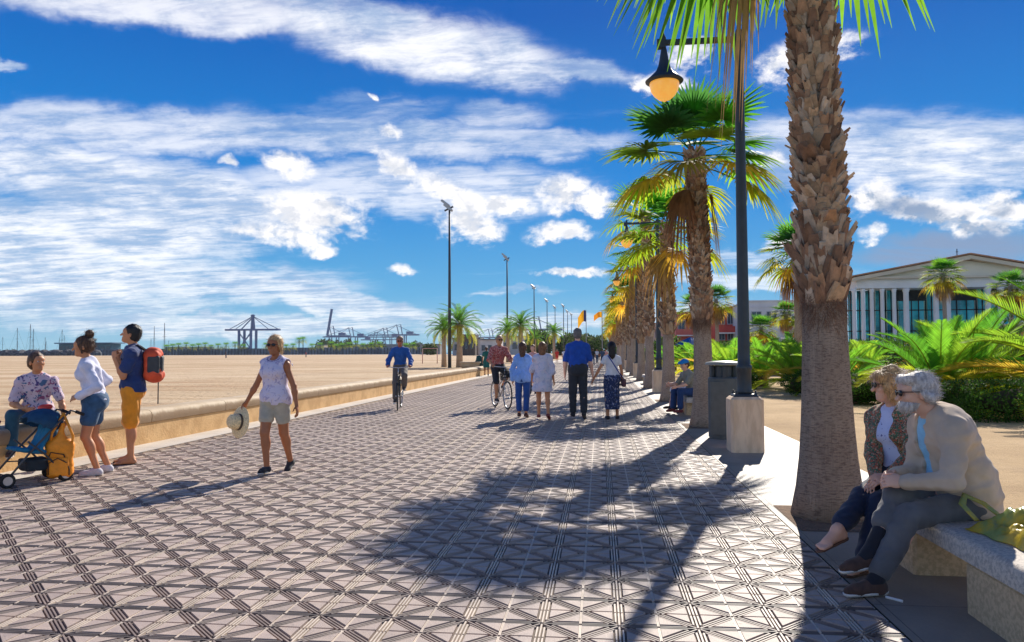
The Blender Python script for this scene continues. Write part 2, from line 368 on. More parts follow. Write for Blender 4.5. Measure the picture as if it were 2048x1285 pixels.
# ------------------------------------------------------------ people
def V3(*a): return Vector(a)
def rotm(yaw=0,pitch=0,roll=0):   # local frame: +Y forward, +X right; pitch>0 looks up, roll>0 tips to the right
    return (Matrix.Rotation(R_(yaw),3,'Z')@Matrix.Rotation(R_(pitch),3,'X')@Matrix.Rotation(R_(roll),3,'Y'))
class Person:
    """joints from a pose; body is one continuous surface, clothing and hair are its children"""
    def __init__(s,label,loc,face,H=1.75,w=1.,fem=False,lean=0.,side=0.,twist=0.,arms=None,legs=None,head=(0,0,0),seat=None,vox=.011,skin=None,group=None,hand=None,belly=0.,feet=None,neckf=0.,handdir=None,curl=None):
        s.sc=sc=H/1.75; s.w=w; s.fem=fem; s.vox=vox; s.H=H
        s.root=empty('person',loc,face,label,'person',group)
        s.skin=skin; s.belly=belly
        s.loc=Vector(loc); s.Rz=Matrix.Rotation(face,3,'Z')
        J={}; Mt=rotm(0,-lean,side); s.Mp=rotm(0,-lean*.35,side*.5); s.Mt=Mt; Ms=Mt@rotm(twist); s.Ms=Ms
        pz=seat if seat is not None else 0.
        pel=V3(0,0,pz); hw=(.088 if not fem else .092)*sc; shw=(.168 if not fem else .146)*sc
        for sd,sg in(('L',-1),('R',1)):
            hip=pel+s.Mp@V3(sg*hw,0,-.02*sc); th,sh,ft=(legs or {}).get(sd,((0,0,-1),(0,0,-1),(0,1,0)))
            if th=='ik': kn,an=s.ik(hip,s.toL(sh[0]),.425*sc,.415*sc,V3(*sh[1]))
            else: kn=hip+V3(*th).normalized()*.425*sc; an=kn+V3(*sh).normalized()*.415*sc
            J['hip'+sd],J['kn'+sd],J['an'+sd]=hip,kn,an; s.ft=getattr(s,'ft',{}); s.ft[sd]=V3(*ft).normalized()
        if seat is None:
            low=1e9
            for sd in 'LR':
                toe=J['an'+sd]+s.ft[sd]*.16*sc; low=min(low,J['an'+sd].z-.078*sc,toe.z-.078*sc*abs(s.ft[sd].y if abs(s.ft[sd].z)<.5 else .5))
            up=V3(0,0,-low)
            for k in J: J[k]=J[k]+up
            pel=pel+up
        J['pel']=pel
        J['wa']=pel+s.Mp@V3(0,0,.15*sc); J['ch']=J['wa']+Mt@V3(0,0,.19*sc); J['nb']=J['ch']+Mt@V3(0,-.005,.165*sc)
        J['hb']=J['nb']+Mt@V3(0,.012+neckf,.085*sc)
        s.Mh=Mh=rotm(*head); J['hd']=J['hb']+V3(0,.018*sc,.085*sc)
        for sd,sg in(('L',-1),('R',1)):
            so_=J['ch']+Ms@V3(sg*shw,0,.088*sc); au,af=(arms or {}).get(sd,((sg*.12,0,-1),(sg*.05,.12,-1)))
            if au=='ik': e,wr=s.ik(so_,s.toL(af[0]),.29*sc,.25*sc,V3(*af[1]))
            else: e=so_+V3(*au).normalized()*.29*sc; wr=e+V3(*af).normalized()*.25*sc
            J['so'+sd],J['el'+sd],J['wr'+sd]=so_,e,wr
        s.J=J; s.hdir=handdir or {}; s.curl=curl or {}
        s.G={}; s._prims()
    def toL(s,v): return s.Rz.transposed()@(Vector(v)-s.loc)
    def toW(s,v): return s.Rz@Vector(v)+s.loc
    def ik(s,a,t,l1,l2,pole):
        d=t-a; L=min(max(d.length,abs(l1-l2)+.02),l1+l2-.004); d.normalize(); x=(l1*l1-l2*l2+L*L)/(2*L); h=math.sqrt(max(0,l1*l1-x*x))
        p=(pole-d*pole.dot(d)).normalized(); return a+d*x+p*h,a+d*L
    def hd(s,x,y,z): return s.J['hd']+s.Mh@(V3(x,y,z)*(s.sc**.5))
    def _prims(s):
        J,sc,w,G=s.J,s.sc,s.w,s.G; Mt,Mp,Ms=s.Mt,s.Mp,s.Ms; hf=1.06 if s.fem else 1.
        T=[]; k=.05*sc
        T.append(('e',J['pel']+Mp@V3(0,-.005,.02*sc),(.16*w*hf*sc,.112*w*sc,.12*sc),Mp,k))
        for sg in(-1,1): T.append(('e',J['pel']+Mp@V3(sg*.07*sc,-.055*sc*w,-.035*sc),(.085*w*sc,.082*w*sc,.09*sc),Mp,k))
        T.append(('e',J['wa'],((.132 if not s.fem else .118)*w*sc,(.098+s.belly)*w*sc,.14*sc),Mt,.06*sc))
        if s.belly: T.append(('e',J['wa']+Mt@V3(0,.05+s.belly*.4,-.03),(.13*w*sc,.10*w*sc,.12*sc),Mt,.06*sc))
        T.append(('e',J['ch'],((.158 if not s.fem else .138)*w*sc,.112*w*sc,.18*sc),Ms,.06*sc))
        for sd in 'LR': T.append(('c',J['nb']+Mt@V3(0,-.005,-.04*sc),J['so'+sd],.062*sc,.056*w*sc,.05*sc))
        G['torso']=T
        G['bust']=[('e',J['ch']+Ms@V3(sg*.066*sc,.085*w*sc,.005*sc),(.062*w*sc,.058*w*sc,.062*w*sc),Ms,.03*sc) for sg in(-1,1)] if s.fem else []
        G['neck']=[('c',J['nb'],J['hb']+V3(0,0,.03*sc),.055*sc*(1 if not s.fem else .85),.05*sc*(1 if not s.fem else .85),.03*sc)]
        for sd,sg in(('L',-1),('R',1)):
            a,e,wr=J['so'+sd],J['el'+sd],J['wr'+sd]; aw=w*(1. if not s.fem else .86)
            G['ua'+sd]=[('c',a,e,.048*aw*sc,.038*aw*sc,.03*sc)]
            G['fa'+sd]=[('c',e,wr,.0385*aw*sc,.026*aw*sc,.018*sc),('e',e+(wr-e)*.28,(.04*aw*sc,)*3,None,.03*sc)]
            hp,kn,an=J['hip'+sd],J['kn'+sd],J['an'+sd]; lw=w**.7
            G['th'+sd]=[('c',hp,kn,.086*lw*sc,.057*lw*sc,.05*sc)]
            f=s.ft[sd]; back=(kn-an).normalized().cross(V3(1,0,0)); back=-back if back.dot(f)>0 else back
            G['sh'+sd]=[('c',kn,an,.053*lw*sc,.035*sc,.02*sc),('e',kn+(an-kn)*.30+back*.018*sc,(.052*lw*sc,.052*lw*sc,.1*sc),rotz_to(kn-an),.03*sc)]
            up=V3(0,0,1)-f*f.z; up.normalize(); side=f.cross(up)
            s.G['ft'+sd]=[('c',an,an-f*.03*sc-up*.045*sc,.036*sc,.032*sc,.02*sc),('c',an-f*.03*sc-up*.047*sc,an+f*.11*sc-up*.05*sc,.031*sc,.029*sc,.02*sc),
              ('c',an-up*.012*sc+f*.02*sc,an+f*.12*sc-up*.05*sc,.034*sc,.026*sc,.02*sc)]
            for t in range(5): s.G['ft'+sd].append(('c',an+f*.11*sc-up*.056*sc+side*(t-2)*.017*sc,an+f*(.185-.008*abs(t-1.))*sc-up*.06*sc+side*(t-2)*.018*sc,.014*sc,.011*sc,.006*sc))
            G['hn'+sd]=s._hand(sd,sg)
        h=s.hd; M=s.Mh; q=s.sc**.5; fm=s.fem
        Hh=[('e',h(0,-.012,.035),(.076*q,.095*q,.085*q),M,.02),('e',h(0,.028,-.04),((.058 if not fm else .054)*q,.062*q,.078*q),M,.03),
            ('e',h(0,.07,-.088),(.026*q,.024*q,.022*q),M,.025),('e',h(0,.06,.035),(.062*q,.04*q,.045*q),M,.02),
            ('c',h(0,.088,.008),h(0,.113,-.026),.0085*q,.0135*q,.012),('c',h(-.03,.083,.027),h(.03,.083,.027),.011*q,.011*q,.012),
            ('e',h(.036,.068,-.02),(.022*q,.02*q,.02*q),M,.02),('e',h(-.036,.068,-.02),(.022*q,.02*q,.02*q),M,.02),
            ('c',h(-.02,.084,-.056),h(.02,.084,-.056),.0085*q,.0085*q,.006),('c',h(-.017,.083,-.067),h(.017,.083,-.067),.009*q,.009*q,.006)]
        for sg in(-1,1): Hh.append(('e',h(sg*.077,-.006,-.008),(.011*q,.02*q,.031*q),M@rotm(0,0,0),.006))
        G['head']=Hh
    def _hand(s,sd,sg):
        J,sc=s.J,s.sc; wr,e=J['wr'+sd],J['el'+sd]; d=(wr-e).normalized()
        if sd in s.hdir: d=V3(*s.hdir[sd][0]).normalized(); pn=V3(*s.hdir[sd][1])
        else: pn=V3(-sg,.25,0)          # palm faces the thigh
        pn=(pn-d*pn.dot(d)).normalized(); ac=d.cross(pn)*sg; curl=s.curl.get(sd,.35)
        out=[('e',wr+d*.045*sc,(.042*sc,.016*sc,.05*sc),mat3(ac,pn,d),.018*sc)]
        mr=max(.0088*sc,.78*s.vox)
        for i,(x,L) in enumerate(((-.030,.062),(-.0105,.074),(.0095,.078),(.0295,.068))):
            b=wr+d*.08*sc+ac*x*sc; a1=curl*(.9+.1*i); p1=b+(d*math.cos(a1)+pn*math.sin(a1))*L*.48*sc; a2=a1*2.3
            p2=p1+(d*math.cos(a2)+pn*math.sin(a2))*L*.52*sc
            out+=[('c',b,p1,mr,mr*.92,.006*sc),('c',p1,p2,mr*.92,mr*.8,.004*sc)]
        tb=wr+d*.022*sc+ac*.034*sc+pn*.006; t1=tb+(d*.7+ac*.62+pn*.35*(1+curl)).normalized()*.038*sc; t2=t1+(d*.9+ac*.12+pn*.4*(1+curl)).normalized()*.03*sc
        out+=[('c',tb,t1,mr*1.25,mr*1.08,.012*sc),('c',t1,t2,mr*1.05,mr*.85,.004*sc)]
        s.hc=getattr(s,'hc',{}); s.hc[sd]=wr+d*.085*sc+pn*.022*sc
        return out
    def _put(s,S,prims,t=0.,kk=1.):
        for p in prims:
            if p[0]=='c': S.cap(p[1],p[2],p[3]+t,p[4]+t,p[5]*kk)
            else: S.ell(p[1],tuple(r+t for r in p[2]),p[3],p[4]*kk)
    def body(s,skip=()):
        S=SDF(s.vox)
        for g in('torso','bust','neck','uaL','uaR','faL','faR','thL','thR','shL','shR','ftL','ftR','hnL','hnR','head'):
            if g not in skip: s._put(S,s.G[g])
        q=s.sc**.5
        for sg in(-1,1): S.ell(s.hd(sg*.031,.098,.010),(.0135*q,.014*q,.0085*q),s.Mh,.010,-1)
        b=S.build('body',s.skin,s.root); s.bodyo=b
        return b
    def eyes(s,cw,cb):
        q=s.sc**.5
        for sg in(-1,1):
            m=MB(); m.mat=0; m.ball(s.hd(sg*.031,.079,.010),.0125*q,8,6); m.mat=1; m.ball(s.hd(sg*.031,.0875,.010),.0062*q,8,5); m.build('eye',[cw,cb],s.root,True)
    def clothes(s,name,m,groups,t=.012,sleeve=None,legs=None,extra=None,cuts=(),wr=.0035,wf=34.,seed=1,vox=None,kk=1.,sub=None,tl=None,wdir=(1,1,1)):
        """groups inflate body parts; sleeve/legs = how far along upper(0..1)+lower(1..2) limb"""
        S=SDF(vox or s.vox); J=s.J; sc=s.sc
        for g in groups: s._put(S,s.G[g],t,kk)
        def limb(a,e,w_,f,r0,r1,r2,tt):
            f1=min(f,1.); p=a+(e-a)*f1; S.cap(a+(e-a)*.06,p,r0*.94+tt*.9,r0+(r1-r0)*f1+tt*1.15,.03*sc)
            if f>1.: p2=e+(w_-e)*(f-1); S.cap(e,p2,r1+tt,r1+(r2-r1)*(f-1)+tt*1.3,.02*sc)
        aw=s.w*(1. if not s.fem else .86); lw=s.w**.7
        if sleeve is not None:
            for sd,f in(sleeve if isinstance(sleeve,dict) else {'L':sleeve,'R':sleeve}).items(): limb(J['so'+sd],J['el'+sd],J['wr'+sd],f,.052*aw*sc,.042*aw*sc,.032*aw*sc,t)
        if legs is not None:
            tq=tl if tl is not None else t
            s._put(S,s.G['torso'][:3],t,kk)
            for sd,f in(legs if isinstance(legs,dict) else {'L':legs,'R':legs}).items(): limb(J['hip'+sd],J['kn'+sd],J['an'+sd],f,.088*lw*sc,.06*lw*sc,.046*sc,tq)
        if extra: extra(S)
        for p,n in cuts: S.cut(p,n)
        o=S.build(name,m,s.root,wr=wr,wf=wf,seed=seed,wdir=wdir); return o
    def shoes(s,mu,ms=None,h=.0,name='shoe',t=.008,collar=.0):
        for sd in 'LR':
            an,f=s.J['an'+sd],s.ft[sd]; up=V3(0,0,1)-f*f.z; up.normalize(); sc=s.sc
            S=SDF(max(.006,s.vox*.8)); S.cap(an-f*.03*sc-up*.045*sc,an+f*.13*sc-up*.048*sc,.037*sc,.036*sc,.02); S.cap(an-up*.02*sc,an-f*.01-up*.05*sc,.042*sc,.04*sc,.03)
            S.cap(an+f*.12*sc-up*.05*sc,an+f*.175*sc-up*.052*sc,.034*sc,.026*sc,.02); S.cut(an+up*(collar-.005),up); S.cut(an-up*.078*sc,-up)
            S.cap(an+f*.01*sc-up*.01*sc,an+f*.1*sc-up*.045*sc,.036*sc,.03*sc,.02)
            sh=S.build(name,mu,s.root)
            if ms:
                T=SDF(max(.006,s.vox*.8)); T.cap(an-f*.03*sc-up*.05*sc,an+f*.17*sc-up*.05*sc,.043*sc,.038*sc,.02); T.cut(an-up*.062*sc,up); T.cut(an-up*.081*sc,-up)
                T.build('sole',ms,sh)
    def sandals(s,m):
        for sd in 'LR':
            an,f=s.J['an'+sd],s.ft[sd]; up=V3(0,0,1)-f*f.z; up.normalize(); sc=s.sc; side=f.cross(up)
            T=SDF(.008); T.cap(an-f*.03*sc-up*.06*sc,an+f*.17*sc-up*.06*sc,.042*sc,.042*sc,.02); T.cut(an-up*.07*sc,up); T.cut(an-up*.086*sc,-up)
            o=T.build('sandal',m,s.root)
    def hair(s,m,prims,cuts=(),wr=.004,wf=70.,strands=None,name='hair',vox=None,face=True,jit=.25,seed=3):
        S=SDF(vox or s.vox); q=s.sc**.5
        for p in prims:
            if p[0]=='e': S.ell(s.hd(*p[1]),tuple(r*q for r in p[2]),s.Mh@(rotm(*p[3]) if len(p)>3 else Matrix.Identity(3)),.02)
            else: S.cap(s.hd(*p[1]),s.hd(*p[2]),p[3]*q,p[4]*q,.02)
        if face: S.ell(s.hd(0,.085,-.035),(.066*q,.07*q,.088*q),s.Mh,.012,-1)
        for p,n in cuts: S.cut(s.hd(*p),s.Mh@V3(*n))
        o=S.build(name,m,s.root,wr=wr,wf=wf,seed=seed)
        if strands:
            n,L,wd,comb=strands; me=o.data; k=len(me.vertices); co=np.zeros(k*3,dtype=np.float32); me.vertices.foreach_get('co',co); co=co.reshape(-1,3)
            no=np.zeros(k*3,dtype=np.float32); me.vertices.foreach_get('normal',no); no=no.reshape(-1,3)
            rg=np.random.RandomState(seed); b=MB()
            for i in rg.choice(k,n,replace=k<n):
                p=Vector(co[i]); nn=Vector(no[i]); cdir=s.Mh@V3(*comb)+Vector(rg.normal(size=3)*jit); cdir=cdir-nn*(cdir.dot(nn)-.12*cdir.length)
                if cdir.length<.05: continue
                cdir.normalize(); sd_=cdir.cross(nn).normalized()*wd; l=L*(.5+rg.rand())
                p0=p-nn*.004; p1=p+cdir*l*.5+nn*.005; p2=p+cdir*l-nn*(.006-.02*rg.rand()*jit)
                b.add([p0-sd_,p0+sd_,p1+sd_*.8,p1-sd_*.8,p2],[(0,1,2,3),(3,2,4)])
            b.build('hair_strands',m,o)
        return o
    def glasses(s,mf,ml,name='sunglasses'):
        q=s.sc**.5; m=MB()
        for sg in(-1,1):
            m.mat=1; m.ball(s.hd(sg*.033,.103,.010),(.026*q,.007*q,.0195*q),12,6,rot=s.Mh@rotm(-sg*9))
            m.mat=0; m.tube([s.hd(sg*.056,.097,.018),s.hd(sg*.076,.07,.017),s.hd(sg*.081,0,.012)],.0032*q,5)
        m.tube([s.hd(-.012,.108,.016),s.hd(.012,.108,.016)],.003*q,5)
        return m.build(name,[mf,ml],s.root,True)
def mat3(x,y,z): return Matrix(((x.x,y.x,z.x),(x.y,y.y,z.y),(x.z,y.z,z.z)))
def rotz_to(v):
    z=v.normalized(); a=V3(1,0,0) if abs(z.x)<.9 else V3(0,1,0); x=a.cross(z).normalized(); y=z.cross(x); return mat3(x,y,z)
# ------------------------------------------------------------ ground, paving, sand
PX0,PX1=-6.516,1.488        # tiled promenade
def sheet(name,x0,x1,y0,y1,z,m,nx=1,ny=1,fz=None):
    V=[];F=[]
    for j in range(ny+1):
        for i in range(nx+1):
            x=x0+(x1-x0)*i/nx; y=y0+(y1-y0)*j/ny; V.append((x,y,z+(fz(x,y) if fz else 0)))
    for j in range(ny):
        for i in range(nx): a=j*(nx+1)+i; F.append((a,a+1,a+nx+2,a+nx+1))
    o=link(name,np_mesh(name,V,F,bool(fz)),m); return tag(o,kind='structure')
def paving_mat():
    m=bpy.data.materials.new('paving'); m.use_nodes=True; N=NT(m.node_tree); b=N.n['Principled BSDF']
    tc=N.n.new('ShaderNodeTexCoord'); v=tc.outputs['Object']; x,y,z=N.sep(v)
    fx=N.m('ABSOLUTE',N.sub(N.m('FRACT',N.m('DIVIDE',N.add(x,OX),.4)),.5)); fy=N.m('ABSOLUTE',N.sub(N.m('FRACT',N.m('DIVIDE',N.add(y,OY),.4)),.5))   # .5 at the nodes
    ax=N.sub(.5,fx); ay=N.sub(.5,fy)
    w=.062
    line=lambda d,w_:N.ss(d,w_,w_*.8)
    band=N.mx(N.mx(line(ax,w),line(ay,w)),line(N.mul(N.m('ABSOLUTE',N.sub(ax,ay)),.7071),w))
    n1=N.noise(v,.55,5,.6); n2=N.noise(v,9,6,.65); n3=N.noise(v,120,3,.7)
    # each 20 cm tile has a slightly different cast
    tid=N.comb(N.m('FLOOR',N.m('DIVIDE',N.add(x,OX+.2),.2)),N.m('FLOOR',N.m('DIVIDE',N.add(y,OY+.2),.2)))
    wn=N.n.new('ShaderNodeTexWhiteNoise'); N.l.new(tid,wn.inputs['Vector'])
    base=N.ramp(n1,[(.3,(.39,.295,.235)),(.52,(.54,.415,.335)),(.72,(.66,.52,.425))])
    base=N.mix(N.ss(n2,.35,.7,0,.35),base,(.30,.25,.25,1))
    base=N.mix(N.mul(N.sub(wn.outputs[0],.5),.45),base,(.25,.21,.22,1))
    base=N.mix(N.ss(N.noise(v,.9,6,.75),.52,.70,0,.6),base,(.20,.155,.13,1))
    spot=N.ss(N.noise(v,17,2,.5),.70,.76); base=N.mix(N.mul(spot,.5),base,(.10,.09,.09,1))
    sd_=N.ss(N.add(N.noise(v,1.6,6,.7),N.mul(N.add(x,5.9),-.55)),.62,.86); base=N.mix(N.mul(sd_,.75),base,(.58,.42,.25,1))      # blown sand lies along the wall side
    gum=N.ss(N.noise(v,26,1,.4),.765,.785); base=N.mix(N.mul(gum,.6),base,(.05,.045,.045,1))
    big=N.ss(N.noise(v,.22,4,.6),.5,.66,0,.35); base=N.mix(big,base,(.24,.19,.165,1))
    N.l.new(base,b.inputs['Base Color']); b.inputs['Roughness'].default_value=.62
    bn=N.n.new('ShaderNodeBump'); bn.inputs['Distance'].default_value=.004; N.l.new(N.add(N.mul(n3,.5),n2),bn.inputs['Height']); N.l.new(bn.outputs[0],b.inputs['Normal'])
    return m
OX,OY=-.086,-.043      # node lattice offset, set from the photograph
def ridge_mat():
    return mat('paving_bars_lit',(.68,.56,.44),.6,.25,4,bump=.001,bscale=90)
def paving():
    # concrete tiles with a star of grooved bands cast into them: flat triangles and narrow bars stand 8-11 mm above the groove floor
    T8=math.tan(math.pi/8); hw=.0042; st=.0180; e=.034; j=.0075; DZ=.013; polys=[]   # (points, material)
    for k in range(8):
        a=k*math.pi/4; d=(math.cos(a),math.sin(a)); n=(-d[1],d[0]); diag=k%2==1; L=.2828 if diag else .2
        for t in(-st,0,st):
            s0=(abs(t)+hw)/T8+.003; s1=L-(abs(t)+hw+.004 if diag else j)
            polys.append(([(d[0]*s+n[0]*(t+w),d[1]*s+n[1]*(t+w)) for s,w in((s0,-hw),(s1,-hw),(s1,hw),(s0,hw))],(4,5,1,6,4,5,1,6)[k]))  # tone per direction: groove shading from the sun put into the bar colour
    for sx in(1,-1):
        for sy in(1,-1):
            P=[(.1935,.012),(.1995,.012),(.1995,.188),(.1935,.188)]; P=[(x*sx,y*sy) for x,y in P]; polys.append((P if sx*sy>0 else P[::-1],1))   # pale joint bead
    q=.2-j; tri=[(e+e*math.sqrt(2),e),(q,e),(q,q-e*math.sqrt(2))]
    for sx in(1,-1):
        for sy in(1,-1):
            for sw in(0,1):
                P=[((y,x) if sw else (x,y)) for x,y in tri]; P=[(x*sx,y*sy) for x,y in P]
                if sx*sy*(-1 if sw else 1)<0: P=P[::-1]
                polys.append((P,0))
    V=[];F4=[];M4=[];F3=[]
    for P,m in polys:
        b=len(V); k=len(P); cx=sum(p[0] for p in P)/k; cy=sum(p[1] for p in P)/k
        for x,y in P: V.append((x+(x-cx)*.004,y+(y-cy)*.004,-DZ))
        for x,y in P: V.append((x,y,-.0035 if m else 0.))
        if k==4: F4.append((b+4,b+5,b+6,b+7)); M4.append(m)
        else: F3.append((b+3,b+4,b+5,b+5))
        for i in range(k): F4.append((b+i,b+(i+1)%k,b+k+(i+1)%k,b+k+i)); M4.append(m)
    V=np.array(V); nodes=[(i*.4-OX,jj*.4-OY) for jj in range(6,250) for i in range(-17,5) if PX0+.19<i*.4-OX<PX1-.19]
    c=np.array([(a_,b_,.0) for a_,b_ in nodes]); nv=len(V); VV=(V[None]+c[:,None]).reshape(-1,3); off=(np.arange(len(c))*nv)[:,None,None]
    A=(np.array(F4)[None]+off).reshape(-1,4); T=(np.array(F3)[None]+off).reshape(-1,4)
    q0=len(VV); yb=nodes[-1][1]+.2
    base=np.array([(PX0,-3,-DZ),(PX1,-3,-DZ),(PX1,yb,-DZ),(PX0,yb,-DZ),(PX0,yb,-.001),(PX1,yb,-.001),(PX1,400,-.001),(PX0,400,-.001)]); VV=np.concatenate([VV,base])
    B=np.array([(q0,q0+1,q0+2,q0+3),(q0+4,q0+5,q0+6,q0+7)])
    # triangles are stored as loops of three
    nl4,nl3=len(A)+len(B),len(T); flat=np.concatenate([A.ravel(),B.ravel(),T[:,:3].ravel()]).astype(np.int32)
    tot=np.concatenate([np.full(nl4,4),np.full(nl3,3)]).astype(np.int32); mi=np.concatenate([np.tile(M4,len(c)),[2,3],np.zeros(nl3)]).astype(np.int32)
    me=bpy.data.meshes.new('promenade_paving'); me.vertices.add(len(VV)); me.vertices.foreach_set('co',VV.astype(np.float32).ravel())
    me.loops.add(len(flat)); me.loops.foreach_set('vertex_index',flat); me.polygons.add(len(tot)); stt=np.zeros(len(tot),dtype=np.int32); stt[1:]=np.cumsum(tot)[:-1]
    me.polygons.foreach_set('loop_start',stt); me.polygons.foreach_set('loop_total',tot); me.polygons.foreach_set('material_index',mi); me.polygons.foreach_set('use_smooth',np.zeros(len(tot),dtype=bool)); me.update(calc_edges=True)
    o=link('promenade_paving',me,[paving_mat(),ridge_mat(),mat('groove_floor',(.17,.135,.11),.9,.3,3,col2=(.25,.20,.165)),mat('paving_far',(.28,.22,.18),.7,.15,.8),mat('paving_bars_shaded',(.14,.112,.10),.6,.3,4),mat('paving_bars_half_lit',(.36,.29,.235),.6,.3,4),mat('paving_bars_half_shaded',(.27,.20,.165),.6,.3,4)]); tag(o,kind='structure')  # bar materials are lit to shaded copies of one concrete
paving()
def slab_mat(name,c1,c2,jx,jy,oy=0.):
    m=bpy.data.materials.new(name); m.use_nodes=True; N=NT(m.node_tree); b=N.n['Principled BSDF']
    v=N.n.new('ShaderNodeTexCoord').outputs['Object']; x,y,z=N.sep(v)
    fj=lambda c,p,o_:N.m('ABSOLUTE',N.sub(N.m('FRACT',N.m('DIVIDE',N.add(c,o_),p)),.5))
    d=N.mx(N.ss(fj(x,jx,0),.5-.004/jx,.5-.002/jx),N.ss(fj(y,jy,oy),.5-.005/jy,.5-.002/jy))
    n1=N.noise(v,1.3,6,.6); n2=N.noise(v,60,4,.7)
    base=N.mix(N.ss(n1,.35,.68),(*c1,1),(*c2,1)); base=N.mix(N.ss(n2,.4,.7,0,.25),base,(.2,.18,.17,1)); base=N.mix(N.mul(d,.7),base,(.10,.09,.085,1))
    N.l.new(base,b.inputs['Base Color']); b.inputs['Roughness'].default_value=.6
    bn=N.n.new('ShaderNodeBump'); bn.inputs['Distance'].default_value=.003; N.l.new(N.sub(n2,N.mul(d,2.)),bn.inputs['Height']); N.l.new(bn.outputs[0],b.inputs['Normal'])
    return m
M_slab=slab_mat('strip_slabs',(.26,.215,.165),(.34,.28,.215),.77,.9)
# the paler strip the palms stand in, with square soil pits
PALM_Y=[6.75,14.75,22.2,30.0,37.8,45.6,53.4,61.2,69,76.8,84.6,92.4,100.2,108,115.8,123.6,131.4,139.2,147,154.8]
sheet('side_strip',PX1,3.05,-3,260,.004,M_slab)
sheet('wall_foot_strip',-7.1,PX0,-3,400,.004,slab_mat('foot_strip',(.60,.53,.44),(.70,.63,.53),5.,1.2))
M_soil=mat('soil',(.20,.12,.07),.95,.3,12,bump=.02,bscale=40)
def dirt_mat():
    m=bpy.data.materials.new('dirt'); m.use_nodes=True; N=NT(m.node_tree); b=N.n['Principled BSDF']; v=N.n.new('ShaderNodeTexCoord').outputs['Object']
    n1=N.noise(v,.5,5,.6); n2=N.noise(v,4,7,.7); n3=N.noise(v,45,4,.7)
    c=N.ramp(n1,[(.3,(.44,.28,.13)),(.5,(.56,.37,.18)),(.7,(.64,.44,.23))]); c=N.mix(N.ss(n2,.56,.74,0,.5),c,(.30,.19,.11,1)); c=N.mix(N.ss(n3,.56,.68,0,.75),c,(.24,.15,.08,1)); c=N.mix(N.ss(N.noise(v,1.3,4,.6),.5,.68,0,.45),c,(.36,.23,.12,1))
    N.l.new(c,b.inputs['Base Color']); b.inputs['Roughness'].default_value=.95
    bn=N.n.new('ShaderNodeBump'); bn.inputs['Distance'].default_value=.03; N.l.new(N.add(n2,N.mul(n3,.5)),bn.inputs['Height']); N.l.new(bn.outputs[0],b.inputs['Normal']); return m
sheet('dirt_path',3.05,14,-3,120,.0,dirt_mat())
def sand_mat():
    m=bpy.data.materials.new('sand'); m.use_nodes=True; N=NT(m.node_tree); b=N.n['Principled BSDF']; v=N.n.new('ShaderNodeTexCoord').outputs['Object']
    mp=N.n.new('ShaderNodeMapping'); mp.inputs['Scale'].default_value=(.35,1,1); mp.inputs['Rotation'].default_value=(0,0,.2); N.l.new(v,mp.inputs[0])
    n1=N.noise(mp.outputs[0],.06,5,.6); n2=N.noise(mp.outputs[0],1.2,7,.7); n3=N.noise(v,6,5,.7)
    n4=N.noise(mp.outputs[0],.22,6,.72); c=N.ramp(n1,[(.35,(.52,.36,.20)),(.5,(.63,.46,.27)),(.66,(.72,.54,.34))]); c=N.mix(N.ss(n4,.47,.62,0,.65),c,(.44,.235,.10,1)); mq=N.n.new('ShaderNodeMapping'); mq.inputs['Scale'].default_value=(.05,1,1); mq.inputs['Rotation'].default_value=(0,0,.12); N.l.new(v,mq.inputs[0]); c=N.mix(N.ss(N.noise(mq.outputs[0],.5,5,.7),.56,.64,0,.5),c,(.36,.21,.11,1)); c=N.mix(N.ss(n2,.48,.7,0,.7),c,(.36,.20,.09,1)); c=N.mix(N.ss(n3,.6,.75,0,.5),c,(.40,.26,.15,1))
    N.l.new(c,b.inputs['Base Color']); b.inputs['Roughness'].default_value=.95
    bn=N.n.new('ShaderNodeBump'); vo=N.n.new('ShaderNodeTexVoronoi'); vo.inputs['Scale'].default_value=2.6; N.l.new(v,vo.inputs['Vector']); ft=N.ss(vo.outputs['Distance'],.05,.28); bn.inputs['Distance'].default_value=.12; N.l.new(N.add(N.mul(ft,.45),N.add(n2,N.mul(n3,.5))),bn.inputs['Height']); c=N.mix(N.mul(N.sub(1.,ft),.35),c,(.34,.19,.09,1)); N.l.new(c,b.inputs['Base Color']); N.l.new(bn.outputs[0],b.inputs['Normal']); return m
M_sand=sand_mat()
sheet('beach_sand',-900,-7.3,-3,545,-.0,M_sand)
M_gnd=mat('ground_cover',(.16,.14,.09),.95,.3,.6,bump=.05,bscale=5)
sheet('ground',-9000,9000,-20,12000,-.06,M_gnd)
M_park=mat('park_soil',(.20,.17,.10),.95,.3,1.5,bump=.05,bscale=9)
sheet('park_ground',14,200,-3,400,-.01,M_park)
M_sea=mat('sea',(.04,.16,.26),.15,.2,.02,bump=.3,bscale=.3)
sheet('sea',-4000,-60,545,6000,-.03,M_sea)

# ------------------------------------------------------------ low beach wall with rounded coping
M_wall=mat('wall_stone',(.74,.46,.20),.8,.22,2.2,bump=.008,bscale=25,col2=(.60,.35,.14))
def cope_mat():
    m=mat('wall_coping',(.60,.47,.31),.75,.2,1.6,bump=.006,bscale=30,col2=(.50,.37,.22)); N=NT(m.node_tree); b=N.n['Principled BSDF']; old=b.inputs['Base Color'].links[0].from_socket
    tcn=[q for q in N.n if q.type=='TEX_COORD'][0]; v=tcn.outputs['Object']; x,y,z=N.sep(v); mp=N.n.new('ShaderNodeMapping'); mp.inputs['Scale'].default_value=(1,1,.15); N.l.new(v,mp.inputs[0])
    st=N.noise(mp.outputs[0],3.,6,.7); k=N.ss(N.add(z,N.mul(N.sub(st,.5),.22)),.50,.43)     # shade of the coping face painted in brown, edged by streaky stains
    N.l.new(N.mix(N.mul(k,.75),old,(.26,.15,.07,1)),b.inputs['Base Color']); return m
